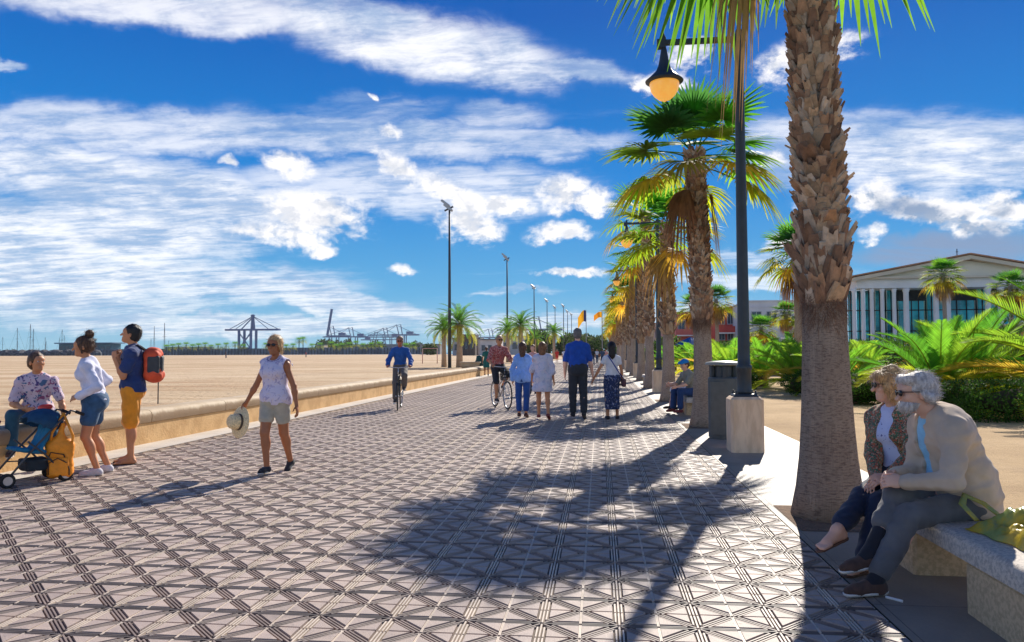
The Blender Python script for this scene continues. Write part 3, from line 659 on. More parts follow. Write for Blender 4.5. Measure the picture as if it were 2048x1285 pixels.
M_cope=cope_mat()
def beach_wall():
    r=empty('beach_wall',(-7.1,0,0),0,'long low beach wall with rounded cream coping along the sand','wall')
    Y0,Y1=-3.,52.; b=MB(); b.box((-.21,(Y0+Y1)/2,.16),(.49,Y1-Y0,.32)); b.build('wall_base',M_wall,r)
    c=MB(); prof=[(-.46,.322),(.035,.322),(.055,.335),(.062,.38),(.064,.44),(.05,.485),(.02,.51),(-.05,.523),(-.38,.525),(-.45,.505),(-.48,.46),(-.48,.36)]
    y=Y0; 
    while y<Y1-.01:
        y2=min(y+2.4,Y1); c.prism([(px,y+.007,pz) for px,pz in prof],(0,y+.007,0),(0,y2-.007,0)); y=y2
    o=c.build('coping',M_cope,r); smooth_angle(o,40)
beach_wall()
# ------------------------------------------------------------ street furniture
M_iron=mat('dark_iron',(.035,.045,.055),.45,.15,9,bump=.001,bscale=60,spec=.5)
M_iron2=mat('bin_iron',(.075,.09,.095),.5,.15,9,bump=.001,bscale=60)
M_ped=mat('pedestal_stone',(.92,.66,.44),.75,.2,3,bump=.004,bscale=40,col2=(.76,.52,.33),stretch=(3,3,.8))
M_gran=mat('bench_granite',(.66,.56,.45),.7,.28,55,bump=.003,bscale=120,col2=(.42,.36,.30))
M_granw=mat('bench_leg_stone',(.72,.52,.30),.75,.25,40,bump=.004,bscale=90,col2=(.55,.38,.21))
mg=bpy.data.materials.new('lamp_glass'); mg.use_nodes=True
_N=NT(mg.node_tree); _b=_N.n['Principled BSDF']; _v=_N.n.new('ShaderNodeTexCoord').outputs['Object']
_N.l.new(_N.ramp(_N.noise(_v,6,3),[(.3,(.95,.42,.07)),(.7,(1.,.60,.16))]),_b.inputs['Base Color'])
_b.inputs['Roughness'].default_value=.25; _b.inputs['Subsurface Weight'].default_value=.6; _b.inputs['Subsurface Radius'].default_value=(.12,.07,.03); _b.inputs['Emission Color'].default_value=(1,.46,.08,1); _b.inputs['Emission Strength'].default_value=.42
def make_lamp():
    r=empty('street_lamp',(2.02,11.15,0),0,'near black street lamp with amber lantern on stone pedestal beside the bin','street lamp','lamps between the palms along the strip')
    b=MB(); b.rbox((0,0,.385),(.45,.45,.77),.035); b.build('pedestal',M_ped,r)
    b=MB(); b.rbox((0,0,.79),(.34,.34,.035),.02)
    for sx in(-1,1):
        for sy in(-1,1): b.lathe((sx*.13,sy*.13,.805),[(.022,0),(.022,.03),(.012,.035),(.012,.055)],8)
    b.build('base_plate',M_iron,r)
    p=MB(); p.lathe((0,0,.8),[(.105,0),(.105,.05),(.1,.06),(.1,.34),(.11,.35),(.11,.40),(.088,.42),(.085,.6),(.076,2.5),(.060,5.15),(.060,5.17)],20); p.build('pole',M_iron,r,True)
    a=MB(); a.rbox((.02,0,5.93),(.14,.14,.18),.01)
    a.box((-.56,0,5.90),(1.12,.055,.075)); a.box((-1.10,0,5.88),(.12,.09,.13)); a.build('arm',M_iron,r)
    l=MB(); l.lathe((-1.06,0,5.30),[(.27,.02),(.275,.035),(.20,.10),(.12,.18),(.085,.26),(.065,.36),(.045,.48),(.03,.54),(.03,.62)],24)
    l.lathe((-1.06,0,5.92),[(.03,0),(.035,.05),(.012,.1),(.004,.14)],10); l.build('lamp_shade',M_iron,r,True)
    g=MB(); g.lathe((-1.06,0,5.31),[(.21,0.),(.215,-.03),(.195,-.12),(.15,-.19),(.08,-.25),(.02,-.265),(.015,-.28),(.003,-.285)],24); g.build('lantern_glass',mg,r,True)
    return r
lamp0=make_lamp()
for i,(y,lab) in enumerate(((27.0,'second black street lamp standing among the palm trunks past the seated boy'),(42.6,'third street lamp, mostly hidden between the palm trunks'),(58.2,'fourth and farthest street lamp, a thin post between far palm trunks'))):
    copy_tree(lamp0,(2.02,y,0),0,lab)
def make_bin():
    r=empty('litter_bin',(1.98,12.75,0),R_(-4),'dark grey metal litter bin with flat round lid beside the lamp pedestal','litter bin')
    b=MB(); b.lathe((0,0,0),[(.235,.0),(.235,.03),(.245,.03),(.245,.97),(.225,.99),(.225,.99)],28,1,.9); b.build('body',M_iron2,r); smooth_angle(bpy.data.objects[r.children[0].name],30)
    d=MB(); d.box((-.10,-.215,.50),(.24,.03,.84)); d.build('door',M_iron2,r)
    c=MB()
    for a in(25,65,115,155,205,335,270): c.box((.2*math.cos(R_(a)),.18*math.sin(R_(a)),1.08),(.05,.05,.2),Matrix.Rotation(R_(a),3,'Z'))
    c.lathe((0,0,.99),[(.16,0),(.16,.18),(.15,.18)],16); c.build('opening_frame',M_iron,r)
    t=MB(); t.lathe((0,0,1.18),[(.27,0),(.285,.01),(.285,.035),(.26,.055),(.15,.07),(.01,.075)],32,1,.92); smooth_angle(t.build('lid',mat('bin_lid',(.22,.23,.22),.4,.15,8),r),40)
make_bin()
def make_bench(y0,y1,label,x0=1.92,x1=2.45,legs=None):
    r=empty('stone_bench',((x0+x1)/2,(y0+y1)/2,0),0,label,'bench','stone benches between the palms'); L=y1-y0; w=x1-x0
    s=MB(); s.rbox((0,0,.345),(w,L,.115),.025); smooth_angle(s.build('seat',M_gran,r),50)
    for yc,ln in(legs or ((-(L/2-.42),.42),(L/2-.42,.42))):
        b=MB(); b.rbox((.0,yc,.145),(w-.04,ln,.28),.02); b.build('leg',M_granw,r)
    return r
make_bench(3.32,5.86,'grey granite bench in the right corner with the elderly couple on it',legs=((.72,.42),(-.50,.66)))
for y,lab in((17.6,'pale stone bench behind the second palm with the seated boy'),(33.6,'pale stone bench between far palm trunks past the second lamp')):
    b=make_bench(y-.6,y+1.0,lab,1.85,2.4)
# tall floodlight masts on the sand
M_mast=mat('mast_steel',(.05,.055,.065),.5,.1,4)
def make_mast():
    r=empty('floodlight_mast',(-13.7,69,0),0,'nearest and tallest floodlight mast on the sand by the date palms','floodlight mast','floodlight masts along the beach')
    p=MB(); p.tube([(0,0,0),(0,0,7),(0,0,14.6)],[.17,.13,.085],10); p.build('pole',M_mast,r,True)
    b=MB(); b.box((-.05,0,14.65),(.9,.14,.14),Matrix.Rotation(R_(-25),3,'Y')); b.build('bracket',M_mast,r)
    rt=Matrix.Rotation(R_(38),3,'Y')
    for k,(x,z) in enumerate(((-.36,15.15),(-.12,14.75))):
        h=MB(); h.rbox((x,0,z),(.95,.55,.22),.05,rt); h.build('floodlight',mat('lamp_housing',(.45,.46,.46),.35,.1,4) if k==0 else bpy.data.materials['lamp_housing'],r)
    return r
mast0=make_mast()
for i,(px,py,lab) in enumerate(((1014,511,'second floodlight mast, beside the paired date palms'),(1068,572,'third floodlight mast from the left, left of the flag'),(1094,600,'fourth floodlight mast from the left, behind the walking couple'),
    (1110,613,'fifth floodlight mast from the left, thin in the distance'),(1127,611,'sixth floodlight mast, faint beside the far flag'),(1135,622,'seventh floodlight mast, faint left of the flagpole'),(1143,628,'eighth and farthest floodlight mast left of the flagpole'))):
    d=13.6*1530/(704-py)/1.0; y=d*1.0; p=at(px,py,y); copy_tree(mast0,(p.x,y,0),R_(-14 if i else 0),lab)
# flags
M_pole=mat('flag_pole',(.35,.36,.38),.4,.1,3)
def make_flag(px,py,Y,top,w,h,cols,label):
    p=at(px,py,Y); r=empty('flag_pole',(p.x,Y,0),0,label,'flag','flags far down the promenade')
    b=MB(); b.tube([(0,0,0),(0,0,top)],[.09,.06],8); b.build('pole',M_pole,r,True)
    V=[];F=[];mi=[];nx,ny=14,9
    for j in range(ny+1):
        for i in range(nx+1):
            u,v=i/nx,j/ny; V.append((-u*w*.8,.25*math.sin(u*7+v),top-.2-h*v-.5*u*u*h+.1*math.sin(u*5)*h))
    for j in range(ny):
        for i in range(nx):
            a=j*(nx+1)+i; F.append((a,a+1,a+nx+2,a+nx+1)); mi.append(0 if i<4 and len(cols)>2 else (1+(j%2)))
    me=np_mesh('flag_cloth',V,F,True,None,mi); link('flag_cloth',me,cols,r)
cB=mat('flag_blue',(.03,.06,.25),.8,.05,5); cY=mat('flag_yellow',(.85,.42,.02),.8,.05,5,trans=.4); cR=mat('flag_orange',(.75,.16,.02),.8,.05,5,trans=.4)
make_flag(1172,618,150,9.6,2.0,2.2,[cB,cY,cY],'yellow flag with blue hoist on a pole above the blue shirted man')
make_flag(1204,622,120,7.8,1.6,.9,[cY,cY,cR],'small orange and red flag beside the far palm crowns')
# ------------------------------------------------------------ palms
M_leaf=mat('palm_leaf',(1,1,1),.6,.18,5,attr=True,trans=.52,tboost=2.6,spec=.12)
M_dead=mat('dead_frond',(1,1,1),.8,.2,6,attr=True,trans=.3)
M_trunk=bpy.data.materials.new('palm_trunk'); M_trunk.use_nodes=True
def _trunk():
    N=NT(M_trunk.node_tree); b=N.n['Principled BSDF']; v=N.n.new('ShaderNodeTexCoord').outputs['Object']
    x,y,z=N.sep(v); an=N.m('ARCTAN2',y,x)
    cyl=N.comb(N.mul(an,2.2),z,N.mul(x,.3))
    mp=N.n.new('ShaderNodeMapping'); mp.inputs['Scale'].default_value=(42,2.4,1); N.l.new(cyl,mp.inputs[0]); nv=N.noise(mp.outputs[0],1.,4,.7)
    mp2=N.n.new('ShaderNodeMapping'); mp2.inputs['Scale'].default_value=(1.8,75,1); N.l.new(cyl,mp2.inputs[0]); nh=N.noise(mp2.outputs[0],1.,4,.7,.4)
    n=N.noise(v,2.2,5,.6)
    c=N.mix(N.ss(n,.35,.65),(.50,.36,.26,1),(.60,.45,.33,1)); c=N.mix(N.ss(nh,.48,.62,0,.62),c,(.13,.082,.07,1)); c=N.mix(N.ss(nv,.52,.68,0,.6),c,(.11,.075,.065,1))
    N.l.new(c,b.inputs['Base Color']); b.inputs['Roughness'].default_value=.9
    bn=N.n.new('ShaderNodeBump'); bn.inputs['Distance'].default_value=.018; N.l.new(N.sub(0.,N.add(nh,nv)),bn.inputs['Height']); N.l.new(bn.outputs[0],b.inputs['Normal'])
_trunk()
M_boot=mat('leaf_base',(1,1,1),.85,.28,14,bump=.006,bscale=60,attr=True)
def fan(m,base,d,up,pet,R,nseg,droop,col,rg,spread=112,secs=4,wd=1.,split=.55):
    """costapalmate fan leaf: petiole then folded segments whose tips hang"""
    d=d.normalized(); s=d.cross(up); 
    if s.length<.01: s=Vector((1,0,0))
    s.normalize(); u=s.cross(d).normalized()
    G=Vector((0,0,-1))
    P=[base+d*pet*t+G*pet*.16*t*t for t in(0,.35,.7,1)]
    m.c=tuple(c*.75 for c in col); m.tube(P,[.018,.014,.011,.009],4)
    d2=(P[3]-P[2]).normalized(); c0=P[3]
    for i in range(nseg):
        th=(i/(nseg-1)*2-1); a=R_(spread)*th; e=(d2*math.cos(a)+s*math.sin(a)); 
        L=R*(1-.28*abs(th)**2)*(.9+.2*rg.random()); w0=R*.030*wd*(1+.2*rg.random()); e=(e+u*(.10*(1 if i%2 else -1)*.4+.12*abs(th))).normalized()
        n=e.cross(u).normalized(); vv=[]; cc=[]
        dr=droop*(.7+.6*rg.random())
        for k in range(secs+1):
            t=k/secs; p=c0+e*L*t+G*L*dr*max(0,t-.42)**1.5*1.9; wq=w0*(.30+2.6*t if t<.45 else 1.47*((1-t)/.55)**.85+.05)
            vv+=[p-n*wq,p+n*wq]; 
        f=.82+.36*rg.random(); tipb=rg.random()*.35
        b=m.n
        for k in range(secs+1):
            t=k/secs; g=tipb*max(0,t-.6)*2.; m.c=(min(1,col[0]*f*(1+g*.9)),min(1,col[1]*f*(1-g*.15)),col[2]*f)
            m.add(vv[2*k:2*k+2],[])
        for k in range(secs): m.F.append([b+2*k,b+2*k+1,b+2*k+3,b+2*k+2]); m.M.append(0)
GREEN=[(.045,.15,.014),(.07,.20,.016),(.11,.24,.018),(.035,.11,.02)]
YEL=[(.24,.27,.012),(.36,.29,.018),(.17,.25,.012),(.42,.26,.03)]
DEAD=[(.38,.17,.05),(.46,.27,.08),(.26,.12,.05),(.50,.35,.13)]
def lerpc(a,b,t): return tuple(x+(y-x)*t for x,y in zip(a,b))
def fan_crown(seed,n_green=30,n_yel=14,n_dead=12,R=.85,pet=.85,nseg=30,secs=4,zc=0.,rs=1.,ym=.35):
    rg=random.Random(seed); g=MB(); dd=MB()
    N=n_green+n_yel
    for i in range(N):
        t=(i+.5)/N; el=74-100*t**.95+rg.uniform(-8,8); a=i*2.39996+rg.uniform(-.2,.2)
        d=Vector((math.cos(a)*math.cos(R_(el)),math.sin(a)*math.cos(R_(el)),math.sin(R_(el))))
        col=rg.choice(GREEN) if t<n_green/N else rg.choice(YEL)
        if n_green/N*.6<t<n_green/N: col=lerpc(col,rg.choice(YEL),ym)
        sz=(.72+.28*min(1,t*4))*rs*rg.uniform(.9,1.1)
        fan(g,Vector((math.cos(a)*.10,math.sin(a)*.10,zc+.25-.55*t)),d,Vector((0,0,1)),pet*sz*(.8+.35*t),R*sz,nseg,.05+.55*t*t,col,rg,secs=secs)
    for i in range(n_dead):
        a=i*2.39996+rg.uniform(-.3,.3); el=rg.uniform(-78,-48); d=Vector((math.cos(a)*math.cos(R_(el)),math.sin(a)*math.cos(R_(el)),math.sin(R_(el))))
        sz=rs*rg.uniform(.75,1.); fan(dd,Vector((math.cos(a)*.16,math.sin(a)*.16,zc-.35)),d,Vector((0,0,1)),pet*.55*sz,R*sz,int(nseg*.8),1.2,rg.choice(DEAD),rg,spread=65,secs=secs,wd=1.1)
    return g,dd
def trunk_mesh(H,r0,r1,z_s,lean=(0,0)):
    m=MB(); K=26; pts=[];rad=[]
    for i in range(K+1):
        z=H*i/K; t=z/H; pts.append((lean[0]*t*t,lean[1]*t*t,z)); fl=math.exp(-z/.33)*.085+math.exp(-z/1.2)*.03; rad.append(r1+(r0-r1)*max(0,1-z/2.2)+fl if z<z_s else r1*1.0)
    pts[0]=(0,0,-.03); m.tube(pts,rad,20); return m
def boots_mesh(z0,z1,r,size,rg,lean,H,rag=1.):
    m=MB(); z=z0; row=0
    while z<z1:
        circ=2*math.pi*r; n=max(6,int(circ/(size*.95))); t=(z-z0)/(z1-z0)
        for k in range(n):
            a=2*math.pi*(k+.5*(row%2))/n+rg.uniform(-.14,.14); zz=z+rg.uniform(-.25,.25)*size; tt=zz/H; c=Vector((lean[0]*tt*tt,lean[1]*tt*tt,zz))
            o=Vector((math.cos(a),math.sin(a),0)); sd=Vector((-o.y,o.x,0)); w=size*rg.uniform(.42,.62)*(1.3 if t<.3 else 1.); L=size*rg.uniform(1.,1.7)*(1+ (.7 if t<.12 else 0)); out=size*rg.uniform(.30,.75)*rag*(1.8 if rg.random()<.08 else 1)*(1.25 if t<.3 else 1)
            sk=rg.uniform(-.45,.45)*w*1.3
            w*=rg.uniform(.8,1.25); b0=c+o*(r-.035); top=c+o*(r+out)+Vector((0,0,L))+sd*sk
            f=rg.uniform(.7,1.25); m.c=tuple(q*f for q in rg.choice([(.40,.23,.13),(.48,.31,.18),(.26,.145,.085),(.54,.40,.28)]))
            tk=o*(size*.16)
            if rg.random()<.5:   # split base: two prongs
                V=[b0-sd*w,b0+sd*w,b0+sd*w*.8+o*.05,b0-sd*w*.8+o*.05, top-sd*w*.75,top-sd*w*.2-Vector((0,0,L*.22)),top-sd*w*.3+tk-Vector((0,0,L*.1)),top+sd*w*.75-Vector((0,0,L*.1)),top+sd*w*.25-Vector((0,0,L*.3)),top+sd*w*.3+tk-Vector((0,0,L*.2))]
                m.add(V,[(0,3,4),(3,6,4),(3,5,6),(3,8,5),(3,2,9,8),(2,7,9),(1,7,2),(0,4,5),(0,5,8),(0,8,7,1),(8,9,7),(4,6,5)])
            else:
                V=[b0-sd*w,b0+sd*w,b0+sd*w*.9+o*.05,b0-sd*w*.9+o*.05,top-sd*w*.45,top+sd*w*.45,top+sd*w*.35+tk*.7-Vector((0,0,.01)),top-sd*w*.35+tk*.7-Vector((0,0,.01))]
                m.add(V,[(0,3,7,4),(3,2,6,7),(2,1,5,6),(4,7,6,5),(1,0,4,5)])
        z+=size*.52; row+=1
    return m
def fuzz(m,z,r,n,rg,lean,H):
    for i in range(n):
        a=rg.uniform(0,6.283); zz=z+rg.gauss(0,.10); o=Vector((math.cos(a),math.sin(a),0)); sd=Vector((-o.y,o.x,0)); p=Vector((lean[0]*(zz/H)**2,lean[1]*(zz/H)**2,zz))+o*(r-.01)
        q=p+o*rg.uniform(.02,.09)+Vector((0,0,rg.uniform(-.22,.06)))+sd*rg.uniform(-.1,.1); f=rg.uniform(.6,1.2); m.c=(.30*f,.16*f,.09*f); w=sd*.004
        m.add([p-w,p+w,q],[(0,1,2)])
def fan_palm(loc,label,H,r0,r1,z_s,seed,size,lean=(0,0),crown=None,group=None,rs=1.,near=False,rz=None):
    rg=random.Random(seed); r=empty('fan_palm',loc,0,label,'palm tree',group)
    trunk_mesh(H+.1,r0,r1,z_s,lean).build('trunk',M_trunk,r,True)
    b=boots_mesh(z_s,H+.12,r1*.98,size,rg,lean,H); fuzz(b,z_s+.02,r1,2600 if near else 150,rg,lean,H); b.build('leaf_bases',M_boot,r,False,True)
    if crown is None: crown=[MB_build(q,n_,mm) for q,n_,mm in zip(fan_crown(seed,rs=rs),('crown','dead_fronds'),(M_leaf,M_dead))]
    for me,n_,mm in zip(crown,('crown','dead_fronds'),(M_leaf,M_dead)):
        o=link(n_,me,mm,r,(lean[0],lean[1],H+.1)); o.rotation_euler=(0,0,rg.uniform(0,6.28) if not near or rz is None else rz); o.scale=(rs,)*3
    return r
def MB_build(m,name,mm): me=np_mesh(name,m.V,m.F,False,m.C); me.materials.append(mm); return me
def crown_set(seed,**k): return [MB_build(q,n_,mm) for q,n_,mm in zip(fan_crown(seed,**k),('crown','dead_fronds'),(M_leaf,M_dead))]
# palm pits
for i,y in enumerate(PALM_Y[:8]): sheet('soil_pit',1.55,2.65,y-.5,y+.5,.008,M_soil)
CR_A=crown_set(3,n_green=19,n_yel=5,n_dead=2,nseg=36,R=1.0,pet=.95,secs=5); CR_B=crown_set(8,n_green=15,n_yel=6,n_dead=1,nseg=26,R=.95); CR_C=crown_set(15,n_green=13,n_yel=5,n_dead=1,nseg=20,secs=3,R=.95)
CR_N=crown_set(21,n_green=40,n_yel=0,n_dead=1,ym=.12,nseg=50,secs=6,R=1.15,pet=.85)
G1='fan palms lining the promenade'
fan_palm((1.93,6.85,0),'nearest fan palm, a thick shaggy trunk filling the right side behind the bench',6.42,.208,.160,1.82,1,.098,(-.16,0),CR_N,G1,1.,True,2.6)
fan_palm((1.93,14.75,0),'fan palm behind the litter bin with a full green crown under the lantern',5.1,.175,.150,2.0,2,.088,(-.10,.1),CR_A,G1,.87,True)
labs=['fan palm behind the seated boy, third palm from the camera','fan palm just left of the second lamp, fourth from the camera','fifth palm of the row, yellow crown against the others','sixth palm of the row, its crown half hidden by the fifth','seventh palm of the row, slim trunk in the shade of the others','eighth palm of the row, seen past the woman in the white top','ninth palm of the row, small orange green crown','tenth palm of the row, small crown above the far walkers','eleventh palm of the row, small and mostly hidden','twelfth palm of the row, small and mostly hidden']
for i,y in enumerate(PALM_Y[2:12]):
    rg=random.Random(50+i)
    fan_palm((1.93+rg.uniform(-.06,.06),y,0),labs[i],(4.9,6.7,6.2,5.9,5.4,5.6,5.2,5.3,5.2,5.2)[i],.165,.14,2.0+rg.uniform(-.2,.2),10+i,.12,(rg.uniform(-.15,.1),0),CR_B if i%2==0 else CR_C,G1,rg.uniform(.95,1.08))
src=[o for o in bpy.data.objects if o.get('category')=='palm tree'][-1]
for i,y in enumerate(PALM_Y[12:]): copy_tree(src,(1.93,y,0),i*1.3,['thirteenth','fourteenth','fifteenth','sixteenth','seventeenth','eighteenth','nineteenth','twentieth'][i]+' palm of the row, a few pixels of orange crown at its far end',1+.05*math.sin(i*3))

def frond(m,base,az_,el0,L,arch,nl,ll,col,rg,keel=.5,wl=.016,dens=1):
    """pinnate frond: arching midrib with V-set leaflets"""
    p=Vector(base); e=R_(el0); pts=[p.copy()]; K=14; ds=L/K; tw=rg.uniform(-.3,.3)
    for k in range(K):
        d=Vector((math.cos(az_)*math.cos(e),math.sin(az_)*math.cos(e),math.sin(e))); p=p+d*ds; pts.append(p.copy()); e-=R_(arch)/K*(.5+1.3*k/K)
    m.c=tuple(q*.9 for q in lerpc(col,(.35,.32,.05),.5)); m.tube(pts,[.02*(1-.8*i/K)+.003 for i in range(K+1)],3,False)
    for j in range(nl):
        t=.12+.88*j/nl; x=t*K; k=min(K-1,int(x)); f=x-k; p=pts[k].lerp(pts[k+1],f); d=(pts[k+1]-pts[k]).normalized()
        sd=d.cross(Vector((0,0,1))); 
        if sd.length<.05: sd=Vector((-math.sin(az_),math.cos(az_),0))
        sd.normalize(); up=sd.cross(d).normalized(); l=ll*(math.sin(math.pi*min(1,t*.93+.07))**.55)*rg.uniform(.85,1.1)
        for sg in(-1,1):
            v=(sd*sg+d*(.75+.5*t)+up*keel*(1.1-.5*t)+Vector((0,0,tw*sg*.3))).normalized(); q=p+v*l+Vector((0,0,-l*.12*rg.random())); w=d*wl
            ff=rg.uniform(.75,1.25); m.c=tuple(c*ff for c in col); mid=p+v*l*.45
            m.add([p-w*.5,p+w*.5,mid+w,q,mid-w],[(0,1,2,3,4)])
def phoenix_bush(seed,n=34,L=2.0,nl=44,ll=.42,low=-5,cols=None,wl=.016,zb=.25,yel=.3):
    rg=random.Random(seed); m=MB()
    for i in range(n):
        t=(i+.5)/n; el=84-(84-low)*t**.9+rg.uniform(-6,6); a=i*2.39996; c=rg.choice([(.06,.18,.014),(.10,.24,.016),(.16,.27,.018)]); 
        if t>1-yel: c=lerpc(c,rg.choice([(.40,.32,.02),(.44,.26,.03),(.30,.34,.02)]),rg.uniform(.4,1))
        frond(m,(math.cos(a)*.1,math.sin(a)*.1,zb+.2*(1-t)),a,el,L*rg.uniform(.8,1.1)*(.75+.25*min(1,t*3)),rg.uniform(45,85)*(.5+.6*t),nl,ll,c,rg,wl=wl)
    return m
PB=[MB_build(phoenix_bush(1,32,2.1,50,.42,4,yel=.45),'fronds',M_leaf),MB_build(phoenix_bush(2,24,2.0,44,.40,20,yel=.3),'fronds',M_leaf),MB_build(phoenix_bush(5,24,1.8,32,.38,8,yel=.4,wl=.02),'fronds',M_leaf)]
M_stub=mat('palm_stub',(.16,.10,.06),.95,.3,12,bump=.02)
stub=MB(); stub.lathe((0,0,-.05),[(.2,0),(.24,.15),(.2,.35),(.08,.5)],12); stub_me=np_mesh('stub',stub.V,stub.F,True); stub_me.materials.append(M_stub)
def bush(loc,k,s,rz,label,grp='young date palms in the planted bed'):
    r=empty('young_date_palm',loc,rz,label,'palm shrub',grp,s); link('stem',stub_me,M_stub,r); link('fronds',PB[k],M_leaf,r); return r
bush((10.3,17.2,0),0,1.55,.3,'largest young date palm with bright fronds rising above the hedge at the right edge')
bush((7.9,19.0,0),1,1.2,2.0,'young date palm with upright fronds right behind the nearest palm trunk')
bush((9.3,20.6,0),0,1.25,4.,'young date palm with orange tinged fronds sprawling behind the elderly couple')
bush((13.2,20.,0),1,1.6,1.2,'young date palm cut by the right edge of the picture behind the largest one')
bush((7.3,24.5,0),2,1.0,.5,'young date palm left of the nearest trunk with one drooping yellow frond')
bush((7.0,28.5,0),0,1.05,1.5,'bright young date palm right of the near lamp post')
bush((6.4,31.5,0),1,1.05,5.5,'bright young date palm between the near lamp post and the second palm trunk')
bl=['bright green young date palm behind the litter bin lid','yellow green young date palm glimpsed left of the second palm trunk','young date palm behind the seated boy','small young date palm seen between the second lamp and the third palm','far young date palm glimpsed between thin trunks','farthest young date palm glimpsed between the trunks',
 'young date palm in the back row, above the litter bin','young date palm in the back row, right of the near lamp post top','young date palm in the back row, under the white building','young date palm in the back row, left of the small umbrella','young date palm in the back row beyond the big trunk','young date palm in the back row under the columns']
for i,(x,y) in enumerate(((5.6,33.5),(5.6,39),(5.4,44),(5.8,50),(5.4,58),(5.6,68),(9.5,41),(11.5,35),(12,42),(9,52),(14.5,34),(17,30))):
    bush((x,y,0),(1,2,0)[i%3],1.05+.12*math.sin(i*2.1),i*1.1,bl[i])
# trimmed hedges and mounded shrubs: many small leaves over a rounded volume
M_hleaf=mat('hedge_leaf',(1,1,1),.75,.2,6,attr=True,trans=.35,tboost=1.6,spec=.12)
M_twig=mat('hedge_core',(.05,.035,.02),.95,.3,9)
def leafmass(name,loc,half,n,ls,cols,label,cat,seed,rg_shape=.55,group=None,rz=0.,box=False):
    rg=random.Random(seed); r=empty(name,loc,rz,label,cat,group)
    c=MB(); c.ball((0,0,half[2]*.85),(half[0]*.8,half[1]*.8,half[2]*.8),14,8); c.build('branches',M_twig,r,True)
    V=np.zeros((n*4,3),dtype=np.float32); C=np.zeros((n*4,3),dtype=np.float32)
    lob=[(rg.uniform(-1,1),rg.uniform(-1,1),rg.uniform(.2,1),rg.uniform(.25,.5)) for _ in range(14)]
    i=0
    while i<n:
        d=Vector((rg.gauss(0,1),rg.gauss(0,1),rg.gauss(0,1))).normalized()
        if d.z<-.75: continue
        k=1.
        if box: k=1/max(abs(d.x),abs(d.y),abs(d.z))**.82
        bump=.10*math.sin(d.x*7+seed)+.09*math.sin(d.y*9+2*seed)+.08*math.sin(d.z*11+d.x*5)
        rr=k*(1+bump*(.35 if box else 1))*(1-.16*rg.random()**2)
        p=Vector((d.x*half[0]*rr,d.y*half[1]*rr,half[2]*.95+d.z*half[2]*rr))
        if p.z<.02: p.z=.02+rg.random()*.1
        a=Vector((rg.gauss(0,1),rg.gauss(0,1),rg.gauss(0,1))).normalized(); b=a.cross(d+Vector((0,0,.3))).normalized(); s=ls*rg.uniform(.6,1.3)
        q=i*4; V[q]=p; V[q+1]=p+a*s*.5+b*s*.28; V[q+2]=p+a*s; V[q+3]=p+a*s*.5-b*s*.28
        cc=rg.choice(cols); f=rg.uniform(.7,1.3); C[q:q+4]=[x*f for x in cc]; i+=1
    F=np.arange(n*4).reshape(-1,4); link('leaves',np_mesh('leaves',V,F,False,C),M_hleaf,r); return r
HG=[(.035,.085,.012),(.05,.12,.015),(.075,.16,.02),(.028,.065,.01)]
leafmass('hedge',(9.6,16.6,0),(2.6,.85,.42),26000,.055,HG,'dark green clipped hedge behind the man in the beige jacket','hedge',1,box=True)
leafmass('hedge',(6.9,21.5,0),(.9,.8,.40),8000,.055,HG,'short dark hedge end seen between the nearest trunk and the woman','hedge',9,box=True)
leafmass('shrub',(6.55,24.8,0),(.85,.7,.42),8000,.055,HG,'rounded dark green shrub right of the near lamp post','shrub',2)
leafmass('shrub',(8.6,25.5,0),(1.2,.8,.42),8000,.06,HG,'wide dark green shrub left of the nearest palm trunk','shrub',3)
leafmass('shrub',(5.2,29.5,0),(.7,.8,.35),4000,.07,HG,'low dark shrub behind the litter bin','shrub',4)
leafmass('shrub',(5.1,35.,0),(.7,2.5,.4),5000,.08,HG,'low dark shrubs hidden behind the seated boy','shrub',5)
OR=[(.20,.16,.03),(.26,.13,.03),(.12,.15,.03),(.08,.12,.03)]
leafmass('shrub',(12.2,23.5,0),(3.4,1.4,1.0),16000,.09,OR,'broad orange tinged shrub behind the elderly couple','shrub',6)
leafmass('shrub',(15.,28,0),(4.5,1.6,1.15),14000,.1,HG+[(.06,.13,.05)],'dark green broad shrub in front of the columned building','shrub',7)
leafmass('shrub',(19.,30,0),(4,2,1.3),9000,.12,OR,'tall brownish shrub at the right edge below the building','shrub',8)
leafmass('shrub',(10.,47,0),(5,2,1.0),9000,.14,HG+[(.10,.2,.03)],'far broad shrub under the red terraces','shrub',12)
leafmass('shrub',(17.5,52,0),(6,2,1.1),11000,.14,HG+[(.09,.19,.03)],'far broad shrub under the white building','shrub',13)
leafmass('shrub',(27.,50,0),(7,2,1.9),9000,.16,HG,'far broad shrub under the columned building steps','shrub',14)
# thin tall fan palms behind
CR_D=crown_set(33,n_green=34,n_yel=8,n_dead=16,nseg=20,secs=3)
def far_fan(px,py_crown,py_base,Y,label,rs=1.):
    p=at(px,py_crown,Y); r=empty('tall_fan_palm',(p.x,Y,0),0,label,'palm tree'); H=p.z
    t=MB(); t.tube([(0,0,-.05),(.05,0,H*.5),(0,0,H)],[.24*rs,.15*rs,.15*rs],8); t.build('trunk',M_trunk,r,True)
    for me,n_,mm in zip(CR_D,('crown','dead_fronds'),(M_leaf,M_dead)): o=link(n_,me,mm,r,(0,0,H)); o.scale=(rs,)*3; o.rotation_euler=(0,0,px)
    return r
far_fan(1592,500,660,34,'tall slim fan palm just left of the nearest trunk',1.05)
far_fan(1886,546,660,52,'slim fan palm in front of the columned building',.85)
far_fan(1572,625,672,62,'small fan palm against the white building',.8)
far_fan(1612,650,690,60,'short dark fan palm at the foot of the white building',.85)
far_fan(1522,655,690,64,'short fan palm between the near lamp post and the white building',.9)
